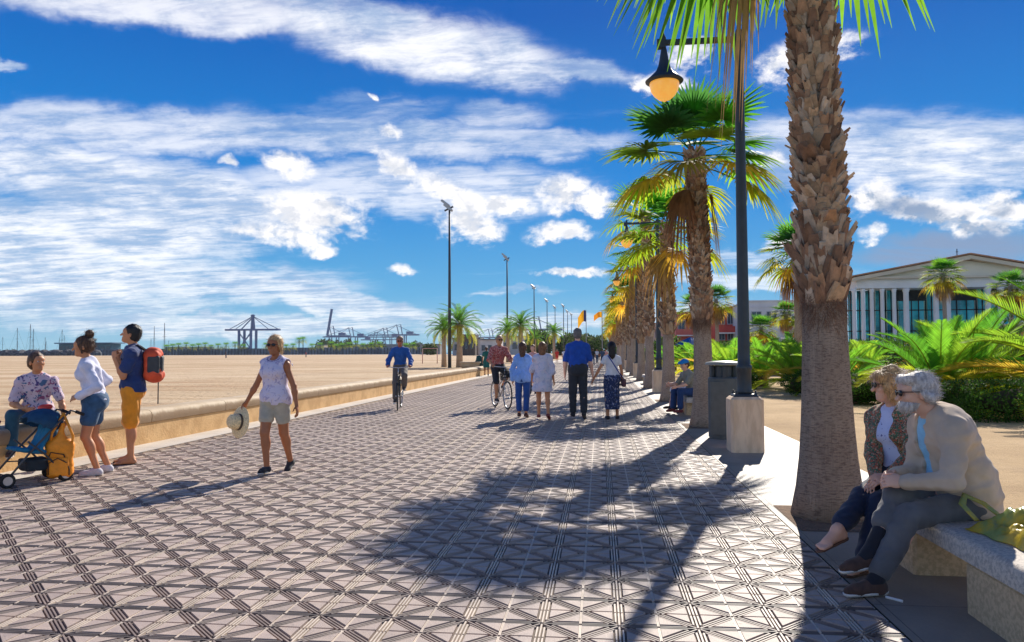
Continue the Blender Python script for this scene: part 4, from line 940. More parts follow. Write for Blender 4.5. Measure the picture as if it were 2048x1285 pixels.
far_fan(1388,612,690,66,'fan palm left behind the second palm trunk',1.)
far_fan(1432,598,690,60,'fan palm right behind the second palm trunk',.95)
far_fan(2020,572,700,60,'fan palm in front of the right end of the columned building',1.)
# date palms on the sand
def date_crown(seed,n=44,L=3.0):
    rg=random.Random(seed); m=MB()
    for i in range(n):
        t=(i+.5)/n; el=85-125*t+rg.uniform(-6,6); c=rg.choice([(.05,.13,.02),(.07,.17,.02),(.09,.2,.025)]); 
        if t>.8: c=lerpc(c,(.35,.28,.04),.6)
        frond(m,(0,0,0),i*2.39996,el,L*rg.uniform(.85,1.05),rg.uniform(55,80),26,.50,c,rg,wl=.035)
    return MB_build(m,'crown',M_leaf)
DC=date_crown(4)
def date_palm(px,Y,H,s,label,lean=0.):
    p=at(px,700,Y); r=empty('date_palm',(p.x,Y,0),0,label,'palm tree','date palms on the beach')
    t=MB(); t.tube([(0,0,-.05),(lean*.3,0,H*.5),(lean,0,H-.5*s),(lean,0,H)],[.36*s,.26*s,.28*s,.42*s],10); t.build('trunk',M_trunk,r,True)
    o=link('crown',DC,M_leaf,r,(lean,0,H)); o.scale=(s,)*3; o.rotation_euler=(0,0,px*.7)
date_palm(919,70,4.0,.95,'larger date palm right of the tallest mast on the sand')
date_palm(888,72,3.7,.75,'smaller date palm left of the tallest mast on the sand')
date_palm(1016,104,4.4,.85,'date palm by the second mast, left one of the pair')
date_palm(1042,100,4.9,1.0,'date palm by the second mast, right one of the pair')
date_palm(1108,150,5.2,.95,'hazy date palm behind the blue shirted man')
date_palm(1070,170,4.5,.9,'far date palm between the third and fourth masts')
# ------------------------------------------------------------ people
def skinm(n,c): return mat(n,c,.5,.10,7,trans=.0,spec=.4)
SK1=skinm('skin_tan',(.62,.27,.13)); SK2=skinm('skin_fair',(.80,.45,.31)); SK3=skinm('skin_deep',(.36,.15,.08))
def cl(n,c,var=.14,sc=9,**k): return mat(n,c,k.pop('rough',.85),var,sc,bump=k.pop('bump',.006),bscale=k.pop('bscale',8),sheen=.15,detail=3,**k)
C_white=cl('cloth_white',(.78,.78,.82)); C_blk=cl('cloth_black',(.025,.025,.03)); C_blkg=mat('sunglass_lens',(.01,.01,.012),.12,.0,5); C_frm=mat('sunglass_frame',(.02,.015,.015),.35,.0,5)
EW=mat('eye_white',(.75,.72,.68),.3,.02,5); EI=mat('eye_iris',(.05,.03,.02),.2,.02,5)
HB=lambda n,c,c2:mat(n,c,.55,.35,60,bump=.004,bscale=150,col2=c2,stretch=(1,1,.25))
H_grey=HB('hair_white',(.74,.68,.63),(.42,.37,.34)); H_blond=HB('hair_blond',(.72,.46,.20),(.38,.22,.10)); H_brown=HB('hair_brown',(.14,.065,.03),(.05,.025,.015)); H_black=HB('hair_black',(.02,.017,.016),(.008,.007,.007)); H_auburn=HB('hair_auburn',(.30,.13,.05),(.14,.06,.025))
def print_mat(name,base,spots,scale=14,th=.56,thin=.02):
    m=bpy.data.materials.new(name); m.use_nodes=True; N=NT(m.node_tree); b=N.n['Principled BSDF']; v=N.n.new('ShaderNodeTexCoord').outputs['Object']
    c=(*base,1)
    for i,sp in enumerate(spots):
        mp=N.n.new('ShaderNodeMapping'); mp.inputs['Location'].default_value=(i*7.3,i*3.1,i*5.7); N.l.new(v,mp.inputs[0]); n=N.noise(mp.outputs[0],scale,2,.6,.6); c=N.mix(N.ss(n,th,th+thin),c,(*sp,1))
    N.l.new(c,b.inputs['Base Color']); b.inputs['Roughness'].default_value=.85; return m
BELOW=lambda P,z:[(P.J['pel']+V3(0,0,z),(0,0,-1))]
def neckcut(P,d=.0,tilt=.35): return [(P.J['nb']+P.Mt@V3(0,.0,.045+d),P.Mt@V3(0,tilt,1))]
CAPH=[('e',(0,-.018,.045),(.088,.104,.094)),('e',(0,-.05,-.01),(.082,.07,.085))]       # short hair
# --- elderly man on the granite bench
man=Person('white haired elderly man in a beige jacket seated on the granite bench',(2.19,5.0,0),R_(97),H=1.80,w=1.06,lean=23,neckf=.045,seat=.51,vox=.0075,skin=SK2,group='elderly couple on the bench',head=(-8,-5,0),belly=.03,
  legs={'R':('ik',(at(1738,1108,4.74),(0,.6,1)),(-.25,1,-.10)),'L':('ik',(at(1752,1160,4.66),(.0,.6,1)),(-.2,1,0))},
  arms={'L':('ik',(at(1806,964,4.80),(-.9,-.7,-.6))),'R':('ik',(at(1788,952,4.96),(.6,-.7,-.6)))},
  handdir={'L':((.15,1,.05),(.75,.1,-.4)),'R':((-.35,1,-.0),(-.75,.1,-.3))},curl={'L':.75,'R':.8})
man.body(skip=('ftL','ftR'))
C_jack=cl('jacket_beige',(.60,.45,.32),.12,5); C_jack2=cl('jacket_lining',(.20,.13,.10)); C_trs=cl('trousers_grey',(.13,.125,.125),.18,7); C_shb=cl('shirt_pale_blue',(.30,.62,.85)); C_suede=cl('suede_brown',(.09,.045,.03),.25,25); C_sole=mat('sole_white',(.72,.68,.62),.7,.1,8); C_sock=cl('sock_black',(.012,.012,.018))
def jx(S):
    M=man.Mt; J=man.J; S.ell(J['pel']+V3(0,-.03,.06),(.195,.16,.17),None,.06); S.ell(J['ch']+M@V3(0,-.045,.05),(.19,.14,.19),M,.06); S.ell(J['wa']+M@V3(0,-.02,0),(.19,.155,.20),M,.06)
    S.cap(J['nb']+M@V3(-.055,-.035,.035),J['nb']+M@V3(.055,-.035,.035),.035,.035,.02); S.cap(J['nb']+M@V3(-.065,-.02,.03),J['nb']+M@V3(-.05,.06,-.01),.030,.026,.02); S.cap(J['nb']+M@V3(.065,-.02,.03),J['nb']+M@V3(.05,.06,-.01),.030,.026,.02)
    # the open front
    S.ell(J['ch']+M@V3(0,.16,.08),(.05,.13,.17),M,.015,-1); S.ell(J['nb']+M@V3(0,.05,.05),(.06,.075,.09),M,.01,-1); S.ell(J['wa']+M@V3(0,.18,0),(.055,.12,.2),M,.015,-1)
    for sg,sd in((-1,'L'),(1,'R')): S.cap(J['so'+sd],J['el'+sd],.074,.063,.05); S.cap(J['el'+sd],J['wr'+sd]-(J['wr'+sd]-J['el'+sd]).normalized()*.02,.062,.045,.03); S.cap(J['wr'+sd]-(J['wr'+sd]-J['el'+sd]).normalized()*.045,J['wr'+sd]-(J['wr'+sd]-J['el'+sd]).normalized()*.015,.050,.047,.004)
man.clothes('jacket',C_jack,('torso',),.028,extra=jx,cuts=BELOW(man,-.10),wr=.0065,wf=38,seed=5,vox=.008,wdir=(1,.5,.8))
def sx(S): S.cap(man.J['nb']+man.Mt@V3(-.05,.0,.03),man.J['nb']+man.Mt@V3(0,.075,-.03),.022,.018,.01); S.cap(man.J['nb']+man.Mt@V3(.05,.0,.03),man.J['nb']+man.Mt@V3(0,.075,-.03),.022,.018,.01)
zj=MB(); Jm,Mm=man.J,man.Mt
zj.tube([Jm['ch']+Mm@V3(-.155,-.04,.05),Jm['wa']+Mm@V3(-.19,.02,.02),Jm['pel']+V3(-.20,.05,.06)],.004,5); zj.build('side_seam',C_jack2,man.root,True)
man.clothes('shirt',C_shb,('torso',),.012,extra=sx,cuts=BELOW(man,-.06)+neckcut(man,.015,.5))
man.clothes('trousers',C_trs,(),.014,legs={'L':1.86,'R':1.48},extra=lambda S:S.ell(man.J['pel'],(.18,.14,.12),None,.05),tl=.010,wr=.006,wf=30,seed=2)
for sd in 'LR':
    S=SDF(.007); k_,a_=man.J['kn'+sd],man.J['an'+sd]; S.cap(a_+(k_-a_)*.36,a_,.047,.043,.02); S.cap(a_,a_+man.ft[sd]*.05-V3(0,0,.03),.043,.038,.02); S.build('sock',C_sock,man.root)
man.shoes(C_suede,C_sole,collar=.012)
HG_=[('e',(0,-.022,.046),(.084,.100,.086)),('e',(0,-.065,-.005),(.082,.058,.075)),('c',(.07,-.02,.0),(.075,-.045,-.03),.03,.03),('c',(-.07,-.02,.0),(-.075,-.045,-.03),.03,.03)]
man.hair(H_grey,HG_+[('c',(-.045,.062,.085),(.045,.062,.085),.032,.032)],wr=.005,wf=60,strands=(1300,.045,.0011,(0,-1,.1)),jit=.4,vox=.006)
man.hair(H_grey,[('e',(0,.052,-.068),(.062,.058,.048)),('c',(.055,.02,-.045),(.068,-.005,.01),.02,.012),('c',(-.055,.02,-.045),(-.068,-.005,.01),.02,.012)],name='beard',face=False,cuts=[((0,.06,-.046),(0,-.2,1))],wr=.004,strands=(500,.025,.0009,(0,.5,-1)),jit=.3,vox=.006)
man.glasses(C_frm,C_blkg)
# --- elderly woman beside him
wom=Person('elderly woman with blond bob and tweed jacket seated beside the man',(2.06,5.60,0),R_(126),H=1.68,w=1.02,fem=True,lean=10,seat=.53,vox=.0075,skin=SK2,group='elderly couple on the bench',head=(-40,-4,0),
  legs={'R':('ik',(at(1672,1062,5.1),(0,.4,1)),(.1,1,-.25)),'L':('ik',(at(1728,1120,5.12),(0,.4,1)),(0,1,0))},
  arms={'L':('ik',(at(1775,955,5.22),(-.6,-.8,-.3))),'R':('ik',(at(1752,962,5.40),(.8,-.6,-.4)))},
  handdir={'L':((.2,1,-.1),(.5,.1,-.6)),'R':((-.2,1,-.15),(-.2,.1,-1))},curl={'L':.5,'R':.4})
wom.body(); wom.sandals(mat('sandal_brown',(.14,.07,.04),.6,.2,9))
C_tw=print_mat('tweed',(.26,.18,.12),((.55,.44,.33),(.07,.05,.04),(.50,.12,.06),(.06,.16,.09)),70,.53,.03)
def wx(S):
    M=wom.Mt; J=wom.J; S.ell(J['pel']+V3(0,-.02,.06),(.18,.145,.15),None,.05)
    S.cap(J['nb']+M@V3(-.06,-.02,.02),J['nb']+M@V3(.06,-.02,.02),.028,.028,.02)
    S.ell(J['ch']+M@V3(0,.17,.08),(.055,.12,.18),M,.012,-1); S.ell(J['wa']+M@V3(0,.16,0),(.075,.12,.2),M,.015,-1); S.ell(J['nb']+M@V3(0,.06,.05),(.06,.08,.09),M,.01,-1)
    for sd in 'LR': S.cap(J['so'+sd],J['el'+sd],.065,.056,.04); S.cap(J['el'+sd],J['wr'+sd]-(J['wr'+sd]-J['el'+sd]).normalized()*.03,.055,.040,.02)
wom.clothes('jacket',C_tw,('torso','bust'),.020,extra=wx,cuts=BELOW(wom,-.06),wr=.006,wf=34,seed=8)
C_blo=print_mat('blouse',(.60,.66,.92),((.12,.14,.4),),60,.66,.02)
wom.clothes('blouse',C_blo,('torso','bust'),.010,cuts=BELOW(wom,-.06)+neckcut(wom,.02,.8),extra=lambda S:(S.cap(wom.J['nb']+wom.Mt@V3(-.045,.0,.03),wom.J['nb']+wom.Mt@V3(-.01,.10,-.08),.016,.012,.01),S.cap(wom.J['nb']+wom.Mt@V3(.045,.0,.03),wom.J['nb']+wom.Mt@V3(.01,.10,-.08),.016,.012,.01)))
wom.clothes('trousers',cl('trousers_navy',(.012,.022,.055),.2,7),(),.012,legs={'L':1.90,'R':1.80},extra=lambda S:S.ell(wom.J['pel'],(.17,.14,.12),None,.05),tl=.014,wr=.005,seed=4)
wom.hair(H_blond,[('e',(0,-.02,.040),(.096,.112,.100)),('e',(0,-.045,-.035),(.098,.082,.095)),('c',(.075,.02,.0),(.08,.0,-.075),.032,.028),('c',(-.075,.02,.0),(-.08,.0,-.075),.032,.028),('c',(-.05,.07,.07),(.05,.075,.07),.03,.03)],wr=.009,wf=55,strands=(1500,.07,.0012,(0,-.2,-1)),jit=.35,vox=.0065)
wom.glasses(C_frm,C_blkg)
# --- walking woman with a straw hat
wk=Person('woman walking towards us in sleeveless white top, shorts and sunglasses, straw hat in hand',(-3.84,8.74,0),R_(170),H=1.63,w=1.07,fem=True,lean=0,vox=.0085,skin=skinm('skin_bronzed',(.42,.16,.07)),head=(8,0,0),
  legs={'R':((-.08,.34,-1),(-.07,-.02,-1),(-.1,1,0)),'L':((.02,-.16,-1),(.06,-.50,-1),(-.15,1,-.6))},
  arms={'R':((.50,.05,-1),(.55,.16,-1)),'L':((-.42,-.05,-1),(-.24,.10,-1))},curl={'R':.9,'L':.3})
wk.body(skip=('ftL','ftR'))
C_top=print_mat('top_lilac_white',(.70,.64,.78),((.45,.40,.60),(.72,.62,.68)),22,.56,.05); C_kh=cl('shorts_khaki',(.46,.42,.33))
wk.clothes('top',C_top,('torso','bust'),.026,extra=lambda S:(S.ell(wk.J['pel']+V3(0,0,.03),(.178,.138,.15),None,.05),[S.ell(wk.J['so'+sd]+V3(sg*.035,0,-.02),(.05,.08,.09),None,.015,-1) for sd,sg in(('L',-1),('R',1))]),cuts=BELOW(wk,-.07)+neckcut(wk,.0,.8),wr=.005,wf=22,seed=6)
wk.clothes('shorts',C_kh,(),.014,legs=.56,extra=lambda S:S.ell(wk.J['pel']+V3(0,0,-.0),(.175,.135,.12),None,.04),tl=.014,wr=.006,seed=3,cuts=[(wk.J['pel']+V3(0,0,-.30),(0,0,-1))])
wk.shoes(cl('slip_on_black',(.02,.022,.03)),C_sole,t=.006)
wk.hair(H_blond,CAPH+[('e',(0,-.085,.03),(.06,.05,.06)),('c',(-.075,.01,.0),(-.08,-.03,-.09),.022,.018),('c',(.075,.01,.0),(.08,-.03,-.06),.022,.014)],strands=(420,.05,.0014,(0,-1,-.3)),vox=.008)
wk.glasses(C_frm,C_blkg)
nk=MB()
for r_,z_ in((.085,.02),(.10,-.01),(.115,-.045)): nk.tube([wk.J['nb']+V3(r_*math.sin(a),.03+r_*.85*math.cos(a)*.8,z_-.05*max(0,math.cos(a))) for a in [R_(q) for q in range(-110,111,20)]],.009,5,False)
nk.build('necklace',mat('necklace_beads',(.10,.06,.22),.4,.5,60,col2=(.6,.5,.6)),wk.root,True)
# straw hat
hp=wk.toW(wk.hc['R'])
def straw_hat(loc,rot,label,name='straw_hat',s=1.):
    r=empty(name,loc,0,label,'hat'); r.rotation_euler=rot
    b=MB(); b.lathe((0,0,0),[(.10*s,.0),(.135*s,-.004),(.195*s,-.012),(.205*s,-.002),(.195*s,.0),(.135*s,.012),(.10*s,.014)],28,1,.92); b.build('brim',M_straw,r,True)
    c=MB(); c.lathe((0,0,.01),[(.104*s,.0),(.100*s,.05),(.090*s,.105),(.06*s,.13),(.01,.125)],24,1,.92); c.build('crown',M_straw,r,True)
    d=MB(); d.lathe((0,0,.012),[(.1065*s,0),(.1045*s,.028),(.10*s,.028)],24,1,.92); d.build('ribbon',C_blkr,r,True)
M_straw=mat('straw',(.88,.68,.38),.8,.3,60,bump=.003,bscale=90); C_blkr=mat('ribbon_dark',(.10,.07,.05),.7,.1,9)
straw_hat((hp.x-.03,hp.y-.04,hp.z-.155),(R_(80),R_(18),R_(-38)),'natural straw sun hat held by the walking woman','straw_hat',1.0)
# --- man with the red backpack
bk=Person('man in navy t-shirt and orange shorts wearing a red backpack, hands at his chin',(-6.02,9.30,0),R_(116),H=1.80,w=.97,lean=0,vox=.0085,skin=SK1,head=(-4,10,0),
  legs={'L':((-.02,.0,-1),(-.03,-.02,-1),(-.1,1,0)),'R':((.04,.09,-1),(.02,-.04,-1),(.1,1,0))},
  arms={'L':((-.05,.30,-1),(.10,.50,1.15)),'R':((.0,.35,-1),(-.16,.45,1.2))},curl={'L':1.,'R':1.},handdir={'L':((.25,.1,1),(.7,-.5,0)),'R':((-.25,.1,1),(-.7,-.5,0))})
bk.body(); bk.eyes(EW,EI)
C_navy=cl('tshirt_navy',(.018,.045,.16)); C_or=cl('shorts_orange',(.88,.33,.02))
bk.clothes('t_shirt',C_navy,('torso',),.028,sleeve=.62,extra=lambda S:S.ell(bk.J['pel']+V3(0,0,.05),(.175,.135,.13),None,.05),cuts=BELOW(bk,-.05)+neckcut(bk,.01,.3),wr=.007,seed=9)
bk.clothes('shorts',C_or,(),.014,legs=.95,extra=lambda S:S.ell(bk.J['pel']+V3(0,0,-.02),(.178,.14,.12),None,.05),tl=.032,wr=.006,seed=2)
bk.sandals(mat('sandal_dark',(.04,.03,.025),.7,.2,9))
bk.hair(H_black,CAPH,strands=(200,.03,.0016,(0,-1,-.3)),vox=.008,wr=.005)
def worn(P,off): return P.toW(P.J['ch']+P.Ms@V3(*off))
p=worn(bk,(0,-.235,-.06))
r=empty('backpack',p,R_(116),'red and black hiking backpack on the back of the man in orange shorts','backpack')
S=SDF(.010); S.box((0,0,0),(.145,.10,.19),None,.07); S.ell((0,-.01,.15),(.135,.11,.09),None,.05); S.ell((0,-.03,-.12),(.145,.12,.10),None,.05); S.build('body',mat('pack_red',(.72,.09,.03),.7,.15,12,bump=.003,bscale=30),r,wr=.006,wf=30)
S=SDF(.009); S.box((0,-.10,.01),(.10,.03,.12),None,.03); S.box((-.10,-.02,.01),(.055,.075,.12),None,.03); S.box((.10,-.02,.01),(.055,.075,.12),None,.03); S.build('front_pocket',mat('pack_grey',(.05,.055,.06),.7,.2,12),r,wr=.004)
b=MB()
for sg in(-1,1): b.tube([(sg*.07,.09,.20),(sg*.085,.17,.26),(sg*.09,.27,.22),(sg*.10,.345,.09),(sg*.11,.27,-.10),(sg*.10,.11,-.20)],[.016]*6,6,True,1.)
b.build('strap',mat('strap_black',(.015,.015,.018),.8,.1,9),r,True)
b=MB(); b.box((.12,-.06,-.36),(.035,.012,.30)); b.box((-.02,-.118,.02),(.012,.006,.25)); b.build('buckle_strap',bpy.data.materials['strap_black'],r)
# --- woman with the bun
bn=Person('woman with a hair bun in white blouse and denim shorts, hand on hip',(-5.93,8.42,0),R_(118),H=1.66,w=1.0,fem=True,lean=12,vox=.0085,skin=SK1,head=(2,-4,0),
  legs={'L':((-.06,.17,-1),(-.02,-.34,-1),(-.1,1,0)),'R':((.05,.02,-1),(.03,-.42,-1),(.1,1,0))},
  arms={'R':((.55,-.75,-.75),(-.35,.75,-.55)),'L':((-.35,-.55,-1),(.1,1.0,-.55))},handdir={'L':((.6,.7,-.2),(.5,-.5,-.3)),'R':((-.5,.8,-.2),(-.4,-.3,-.6))})
bn.body(skip=('ftL','ftR'))
C_bl=cl('blouse_white',(.72,.72,.86)); C_den=cl('denim',(.035,.10,.20),.25,14)
bn.clothes('blouse',C_bl,('torso','bust'),.018,sleeve=1.9,cuts=BELOW(bn,-.0)+neckcut(bn,.03,.2),wr=.009,wf=24,seed=11)
bn.clothes('shorts',C_den,(),.012,legs=.50,extra=lambda S:S.ell(bn.J['pel']+V3(0,-.01,-.0),(.182,.145,.13),None,.05),tl=.022,wr=.004,seed=7)
bn.shoes(cl('trainer_pale',(.66,.62,.66)),C_sole,collar=.012)
bn.hair(H_brown,[('e',(0,-.018,.045),(.090,.104,.094)),('e',(0,-.04,-.01),(.086,.08,.075)),('c',(.074,.03,.02),(.078,.01,-.07),.02,.012),('c',(-.074,.03,.02),(-.078,.01,-.07),.02,.012)],strands=(500,.06,.0015,(0,-1,.3)),vox=.008)
bn.hair(H_brown,[('e',(0,-.075,.155),(.052,.052,.048)),('c',(0,-.07,.12),(0,-.07,.14),.03,.03)],name='hair_bun',face=False,strands=(120,.04,.0014,(1,0,.3)),jit=.9,vox=.007)
# --- man sitting on the wall
sw=Person('man in flowered shirt sitting on the beach wall and smiling',(-7.13,9.02,0),R_(212),H=1.74,w=.95,lean=10,seat=.64,vox=.009,skin=SK1,head=(38,4,0),
  legs={'R':((.30,1,.10),(.0,.15,-1),(0,1,0)),'L':((-.30,1,.05),(.0,.15,-1),(0,1,0))},
  arms={'R':((.30,.15,-1),(-.75,.95,-.25)),'L':((-.42,.22,-1),(-.25,.50,-1))},curl={'R':.4,'L':.8})
sw.body(skip=('ftL','ftR')); sw.eyes(EW,EI)
C_fl=print_mat('shirt_flowered',(.66,.52,.60),((.10,.07,.22),(.32,.10,.22),(.08,.16,.30)),15,.60,.02)
sw.clothes('shirt',C_fl,('torso',),.020,sleeve=.78,extra=lambda S:S.ell(sw.J['pel']+V3(0,0,.06),(.19,.15,.14),None,.05),cuts=BELOW(sw,-.03)+neckcut(sw,.01,.5),wr=.008,seed=12)
C_teal=cl('jeans_teal',(.02,.085,.13),.2,9)
sw.clothes('jeans',C_teal,(),.012,legs=1.85,extra=lambda S:S.ell(sw.J['pel'],(.175,.14,.12),None,.05),tl=.018,seed=3)
sw.shoes(C_suede,C_sole); sw.hair(H_brown,CAPH,strands=(160,.025,.0016,(0,-1,-.2)),vox=.009,cuts=[((0,.07,.05),(0,1,-.3))])
# --- walkers seen from behind
G2='walkers seen from behind on the promenade'
bm_=Person('tall grey haired man walking away in royal blue shirt and dark trousers',(-.47,16.15,0),R_(2),H=1.87,w=1.10,vox=.011,skin=SK2,group=G2,lean=2,
  legs={'L':((-.03,.06,-1),(.0,.03,-1),(-.1,1,0)),'R':((.04,.02,-1),(.02,-.24,-1),(.1,1,-.45))},arms={'L':((-.26,.02,-1),(-.05,.10,-1)),'R':((.26,.02,-1),(.18,.06,-1))})
bm_.body(skip=('ftL','ftR')); bm_.clothes('shirt',cl('shirt_royal',(.008,.075,.42)),('torso',),.018,sleeve=.85,extra=lambda S:(S.ell(bm_.J['wa'],(.18,.14,.17),None,.06),S.ell(bm_.J['pel']+V3(0,0,.04),(.19,.15,.13),None,.05)),cuts=BELOW(bm_,.03)+neckcut(bm_,.02,.1),wr=.010,wf=22,seed=4)
bm_.clothes('trousers',cl('trousers_slate',(.03,.035,.045)),(),.014,legs=1.9,extra=lambda S:S.ell(bm_.J['pel']+V3(0,-.01,.03),(.20,.155,.16),None,.05),tl=.016,seed=5)
bm_.shoes(C_blk); bm_.hair(H_grey.copy() if False else HB('hair_grey',(.20,.18,.17),(.10,.09,.09)),CAPH)
ws=Person('black haired woman walking away in white top and long navy patterned skirt',(.24,16.2,0),R_(6),H=1.62,w=.96,fem=True,vox=.011,skin=SK1,group=G2,
  legs={'L':((-.03,.04,-1),(.0,-.05,-1),(-.1,1,0)),'R':((.04,.08,-1),(.02,-.0,-1),(.1,1,0))},arms={'L':((-.60,-.05,-1),(-.55,.05,-1)),'R':((.28,.1,-1),(.05,.5,-1))})
ws.body(skip=('ftL','ftR')); ws.clothes('top',C_white,('torso','bust'),.014,sleeve=.35,cuts=BELOW(ws,.04)+neckcut(ws,.0,.2),seed=2)
def skx(S):
    S.ell(ws.J['pel'],(.175,.14,.14),None,.05); S.cap(ws.J['pel']+V3(0,0,-.08),ws.J['pel']+V3(0,.0,-.62),.165,.15,.04)
ws.clothes('skirt',print_mat('skirt_print',(.02,.035,.10),((.35,.36,.45),(.10,.14,.32)),26,.60,.02),(),.01,extra=skx,cuts=[(ws.J['pel']+V3(0,0,-.68),(0,0,-1)),(ws.J['pel']+V3(0,0,.06),(0,0,1))],wr=.016,wf=30,wdir=None) if False else ws.clothes('skirt',print_mat('skirt_print',(.02,.035,.10),((.35,.36,.45),(.10,.14,.32)),26,.60,.02),(),.01,extra=skx,cuts=[(ws.J['pel']+V3(0,0,-.66),(0,0,-1)),(ws.J['pel']+V3(0,0,.06),(0,0,1))],wr=.014,wf=30)
ws.shoes(C_blk); ws.hair(H_black,CAPH+[('c',(0,-.07,.02),(0,-.085,-.16),.085,.07),('c',(0,-.085,-.14),(0,-.09,-.27),.07,.045)],strands=(160,.08,.002,(0,-.1,-1)))
tp=ws.toW(ws.J['pel'])
r=empty('shoulder_bag',(tp.x+.24,tp.y-.02,tp.z-.06),R_(6),'dark shoulder bag with blue strap on the woman in the long skirt','bag')
S=SDF(.009); S.box((0,0,-.05),(.045,.10,.085),None,.03); S.build('bag_body',mat('bag_plum',(.10,.035,.05),.6,.2,9),r)
b=MB(); P0=ws.toW(ws.J['soL']); q=P0-Vector(r.location); b.tube([(0,-.02,.03),(-.12,-.145,.18),(-.27,-.145,.42),(q.x+.05,-.07,q.z+.055),(q.x+.06,.03,q.z+.06)],.012,5); b.build('strap',mat('strap_blue',(.01,.05,.30),.7,.1,9),r,True)
wd=Person('auburn haired woman walking away in a loose pale dress',(-1.20,16.0,0),R_(-4),H=1.58,w=1.0,fem=True,vox=.011,skin=SK1,group=G2,
  legs={'L':((-.02,.10,-1),(.0,-.02,-1),(-.1,1,0)),'R':((.06,-.10,-1),(.08,-.30,-1),(.1,1,-.5))},arms={'L':((-.35,.05,-1),(-.10,.25,-1)),'R':((.30,-.05,-1),(.10,.25,-1))})
wd.body(skip=('ftL','ftR'))
wd.clothes('dress',print_mat('dress_pale',(.66,.64,.74),((.52,.52,.66),(.74,.66,.74)),12,.54,.05),('torso','bust'),.025,sleeve=1.05,extra=lambda S:(S.cap(wd.J['pel']+V3(0,0,.1),wd.J['pel']+V3(0,0,-.26),.17,.215,.05)),cuts=[(wd.J['pel']+V3(0,0,-.30),(0,0,-1))]+neckcut(wd,.02,.1),wr=.016,wf=22,seed=14)
wd.shoes(mat('shoe_red',(.25,.05,.04),.5,.1,9)); wd.hair(H_auburn,CAPH+[('c',(0,-.06,.02),(0,-.07,-.12),.088,.075)],strands=(150,.06,.002,(0,-.1,-1)))
lb=Person('long haired woman walking away in light blue shirt and jeans',(-1.66,16.4,0),R_(-3),H=1.60,w=.98,fem=True,vox=.011,skin=SK1,group=G2,
  legs={'L':((-.02,.06,-1),(.03,-.02,-1),(-.1,1,0)),'R':((.0,-.02,-1),(-.02,-.12,-1),(.1,1,-.2))},arms={'L':((-.38,.0,-1),(.0,.15,-1)),'R':((.25,.0,-1),(.15,.2,-1))})
lb.body(skip=('ftL','ftR')); lb.clothes('shirt',cl('shirt_sky',(.22,.42,.86)),('torso','bust'),.022,sleeve=1.85,extra=lambda S:S.ell(lb.J['pel'],(.195,.155,.17),None,.05),cuts=BELOW(lb,-.13)+neckcut(lb,.02,.1),wr=.012,wf=24,seed=15)
lb.clothes('jeans',cl('jeans_blue',(.01,.07,.30)),(),.012,legs=1.75,extra=lambda S:S.ell(lb.J['pel']+V3(0,0,-.02),(.18,.145,.12),None,.05),tl=.014,seed=6)
lb.shoes(mat('boot_brown',(.08,.03,.02),.6,.2,9),collar=.06); lb.hair(H_brown,CAPH+[('c',(0,-.065,.02),(.01,-.085,-.18),.085,.06),('c',(.01,-.08,-.16),(.03,-.09,-.28),.055,.03)],strands=(160,.08,.002,(0,-.1,-1)))
# --- boy and friend on the stone bench behind the second palm
bo=Person('boy in blue cap, grey shirt and jeans sitting bent forward on the bench',(2.02,17.4,0),R_(118),H=1.60,w=.95,lean=22,seat=.52,vox=.011,skin=SK2,head=(10,-12,0),
  legs={'R':((.10,1,.05),(-.02,.12,-1),(0,1,0)),'L':((-.10,1,.05),(-.05,.05,-1),(0,1,0))},arms={'L':((-.1,.75,-1),(.15,1,-.2)),'R':((.1,.75,-1),(-.15,1,-.1))})
bo.body(skip=('ftL','ftR')); bo.eyes(EW,EI); bo.clothes('shirt',cl('shirt_olive',(.26,.25,.20)),('torso',),.02,sleeve=.8,cuts=BELOW(bo,-.02)+neckcut(bo,.01,.3),seed=3)
bo.clothes('jeans',cl('jeans_dark',(.015,.05,.16)),(),.012,legs=1.85,extra=lambda S:S.ell(bo.J['pel'],(.17,.14,.12),None,.05),tl=.018)
bo.shoes(mat('shoe_maroon',(.20,.03,.03),.6,.1,9)); bo.hair(H_brown,CAPH)
bo.hair(mat('cap_blue',(.01,.22,.60),.7,.1,9),[('e',(0,-.015,.06),(.092,.108,.088)),('c',(-.03,.10,.06),(.03,.10,.06),.05,.05)],cuts=[((0,0,.045),(0,.0,-1))],name='cap',face=False,wr=0)
fr=Person('youngster in white and blue t-shirt and shorts sitting behind the boy in the cap',(2.05,17.98,0),R_(108),H=1.55,w=.9,lean=14,seat=.52,vox=.012,skin=SK2,head=(0,-10,0),
  legs={'R':((.10,1,.05),(-.02,.22,-1),(0,1,0)),'L':((-.10,1,.05),(-.05,.15,-1),(0,1,0))},arms={'L':((-.1,.75,-1),(.15,1,-.2)),'R':((.1,.75,-1),(-.15,1,-.1))})
fr.body(skip=('ftL','ftR')); fr.clothes('t_shirt',print_mat('tee_print',(.66,.68,.80),((.03,.08,.35),),12,.57,.02),('torso',),.02,sleeve=.7,cuts=BELOW(fr,-.02)+neckcut(fr),seed=3); fr.clothes('shorts',C_white,(),.012,legs=1.,extra=lambda S:S.ell(fr.J['pel'],(.16,.14,.12),None,.05),tl=.022); fr.shoes(C_blk); fr.hair(H_brown,CAPH)
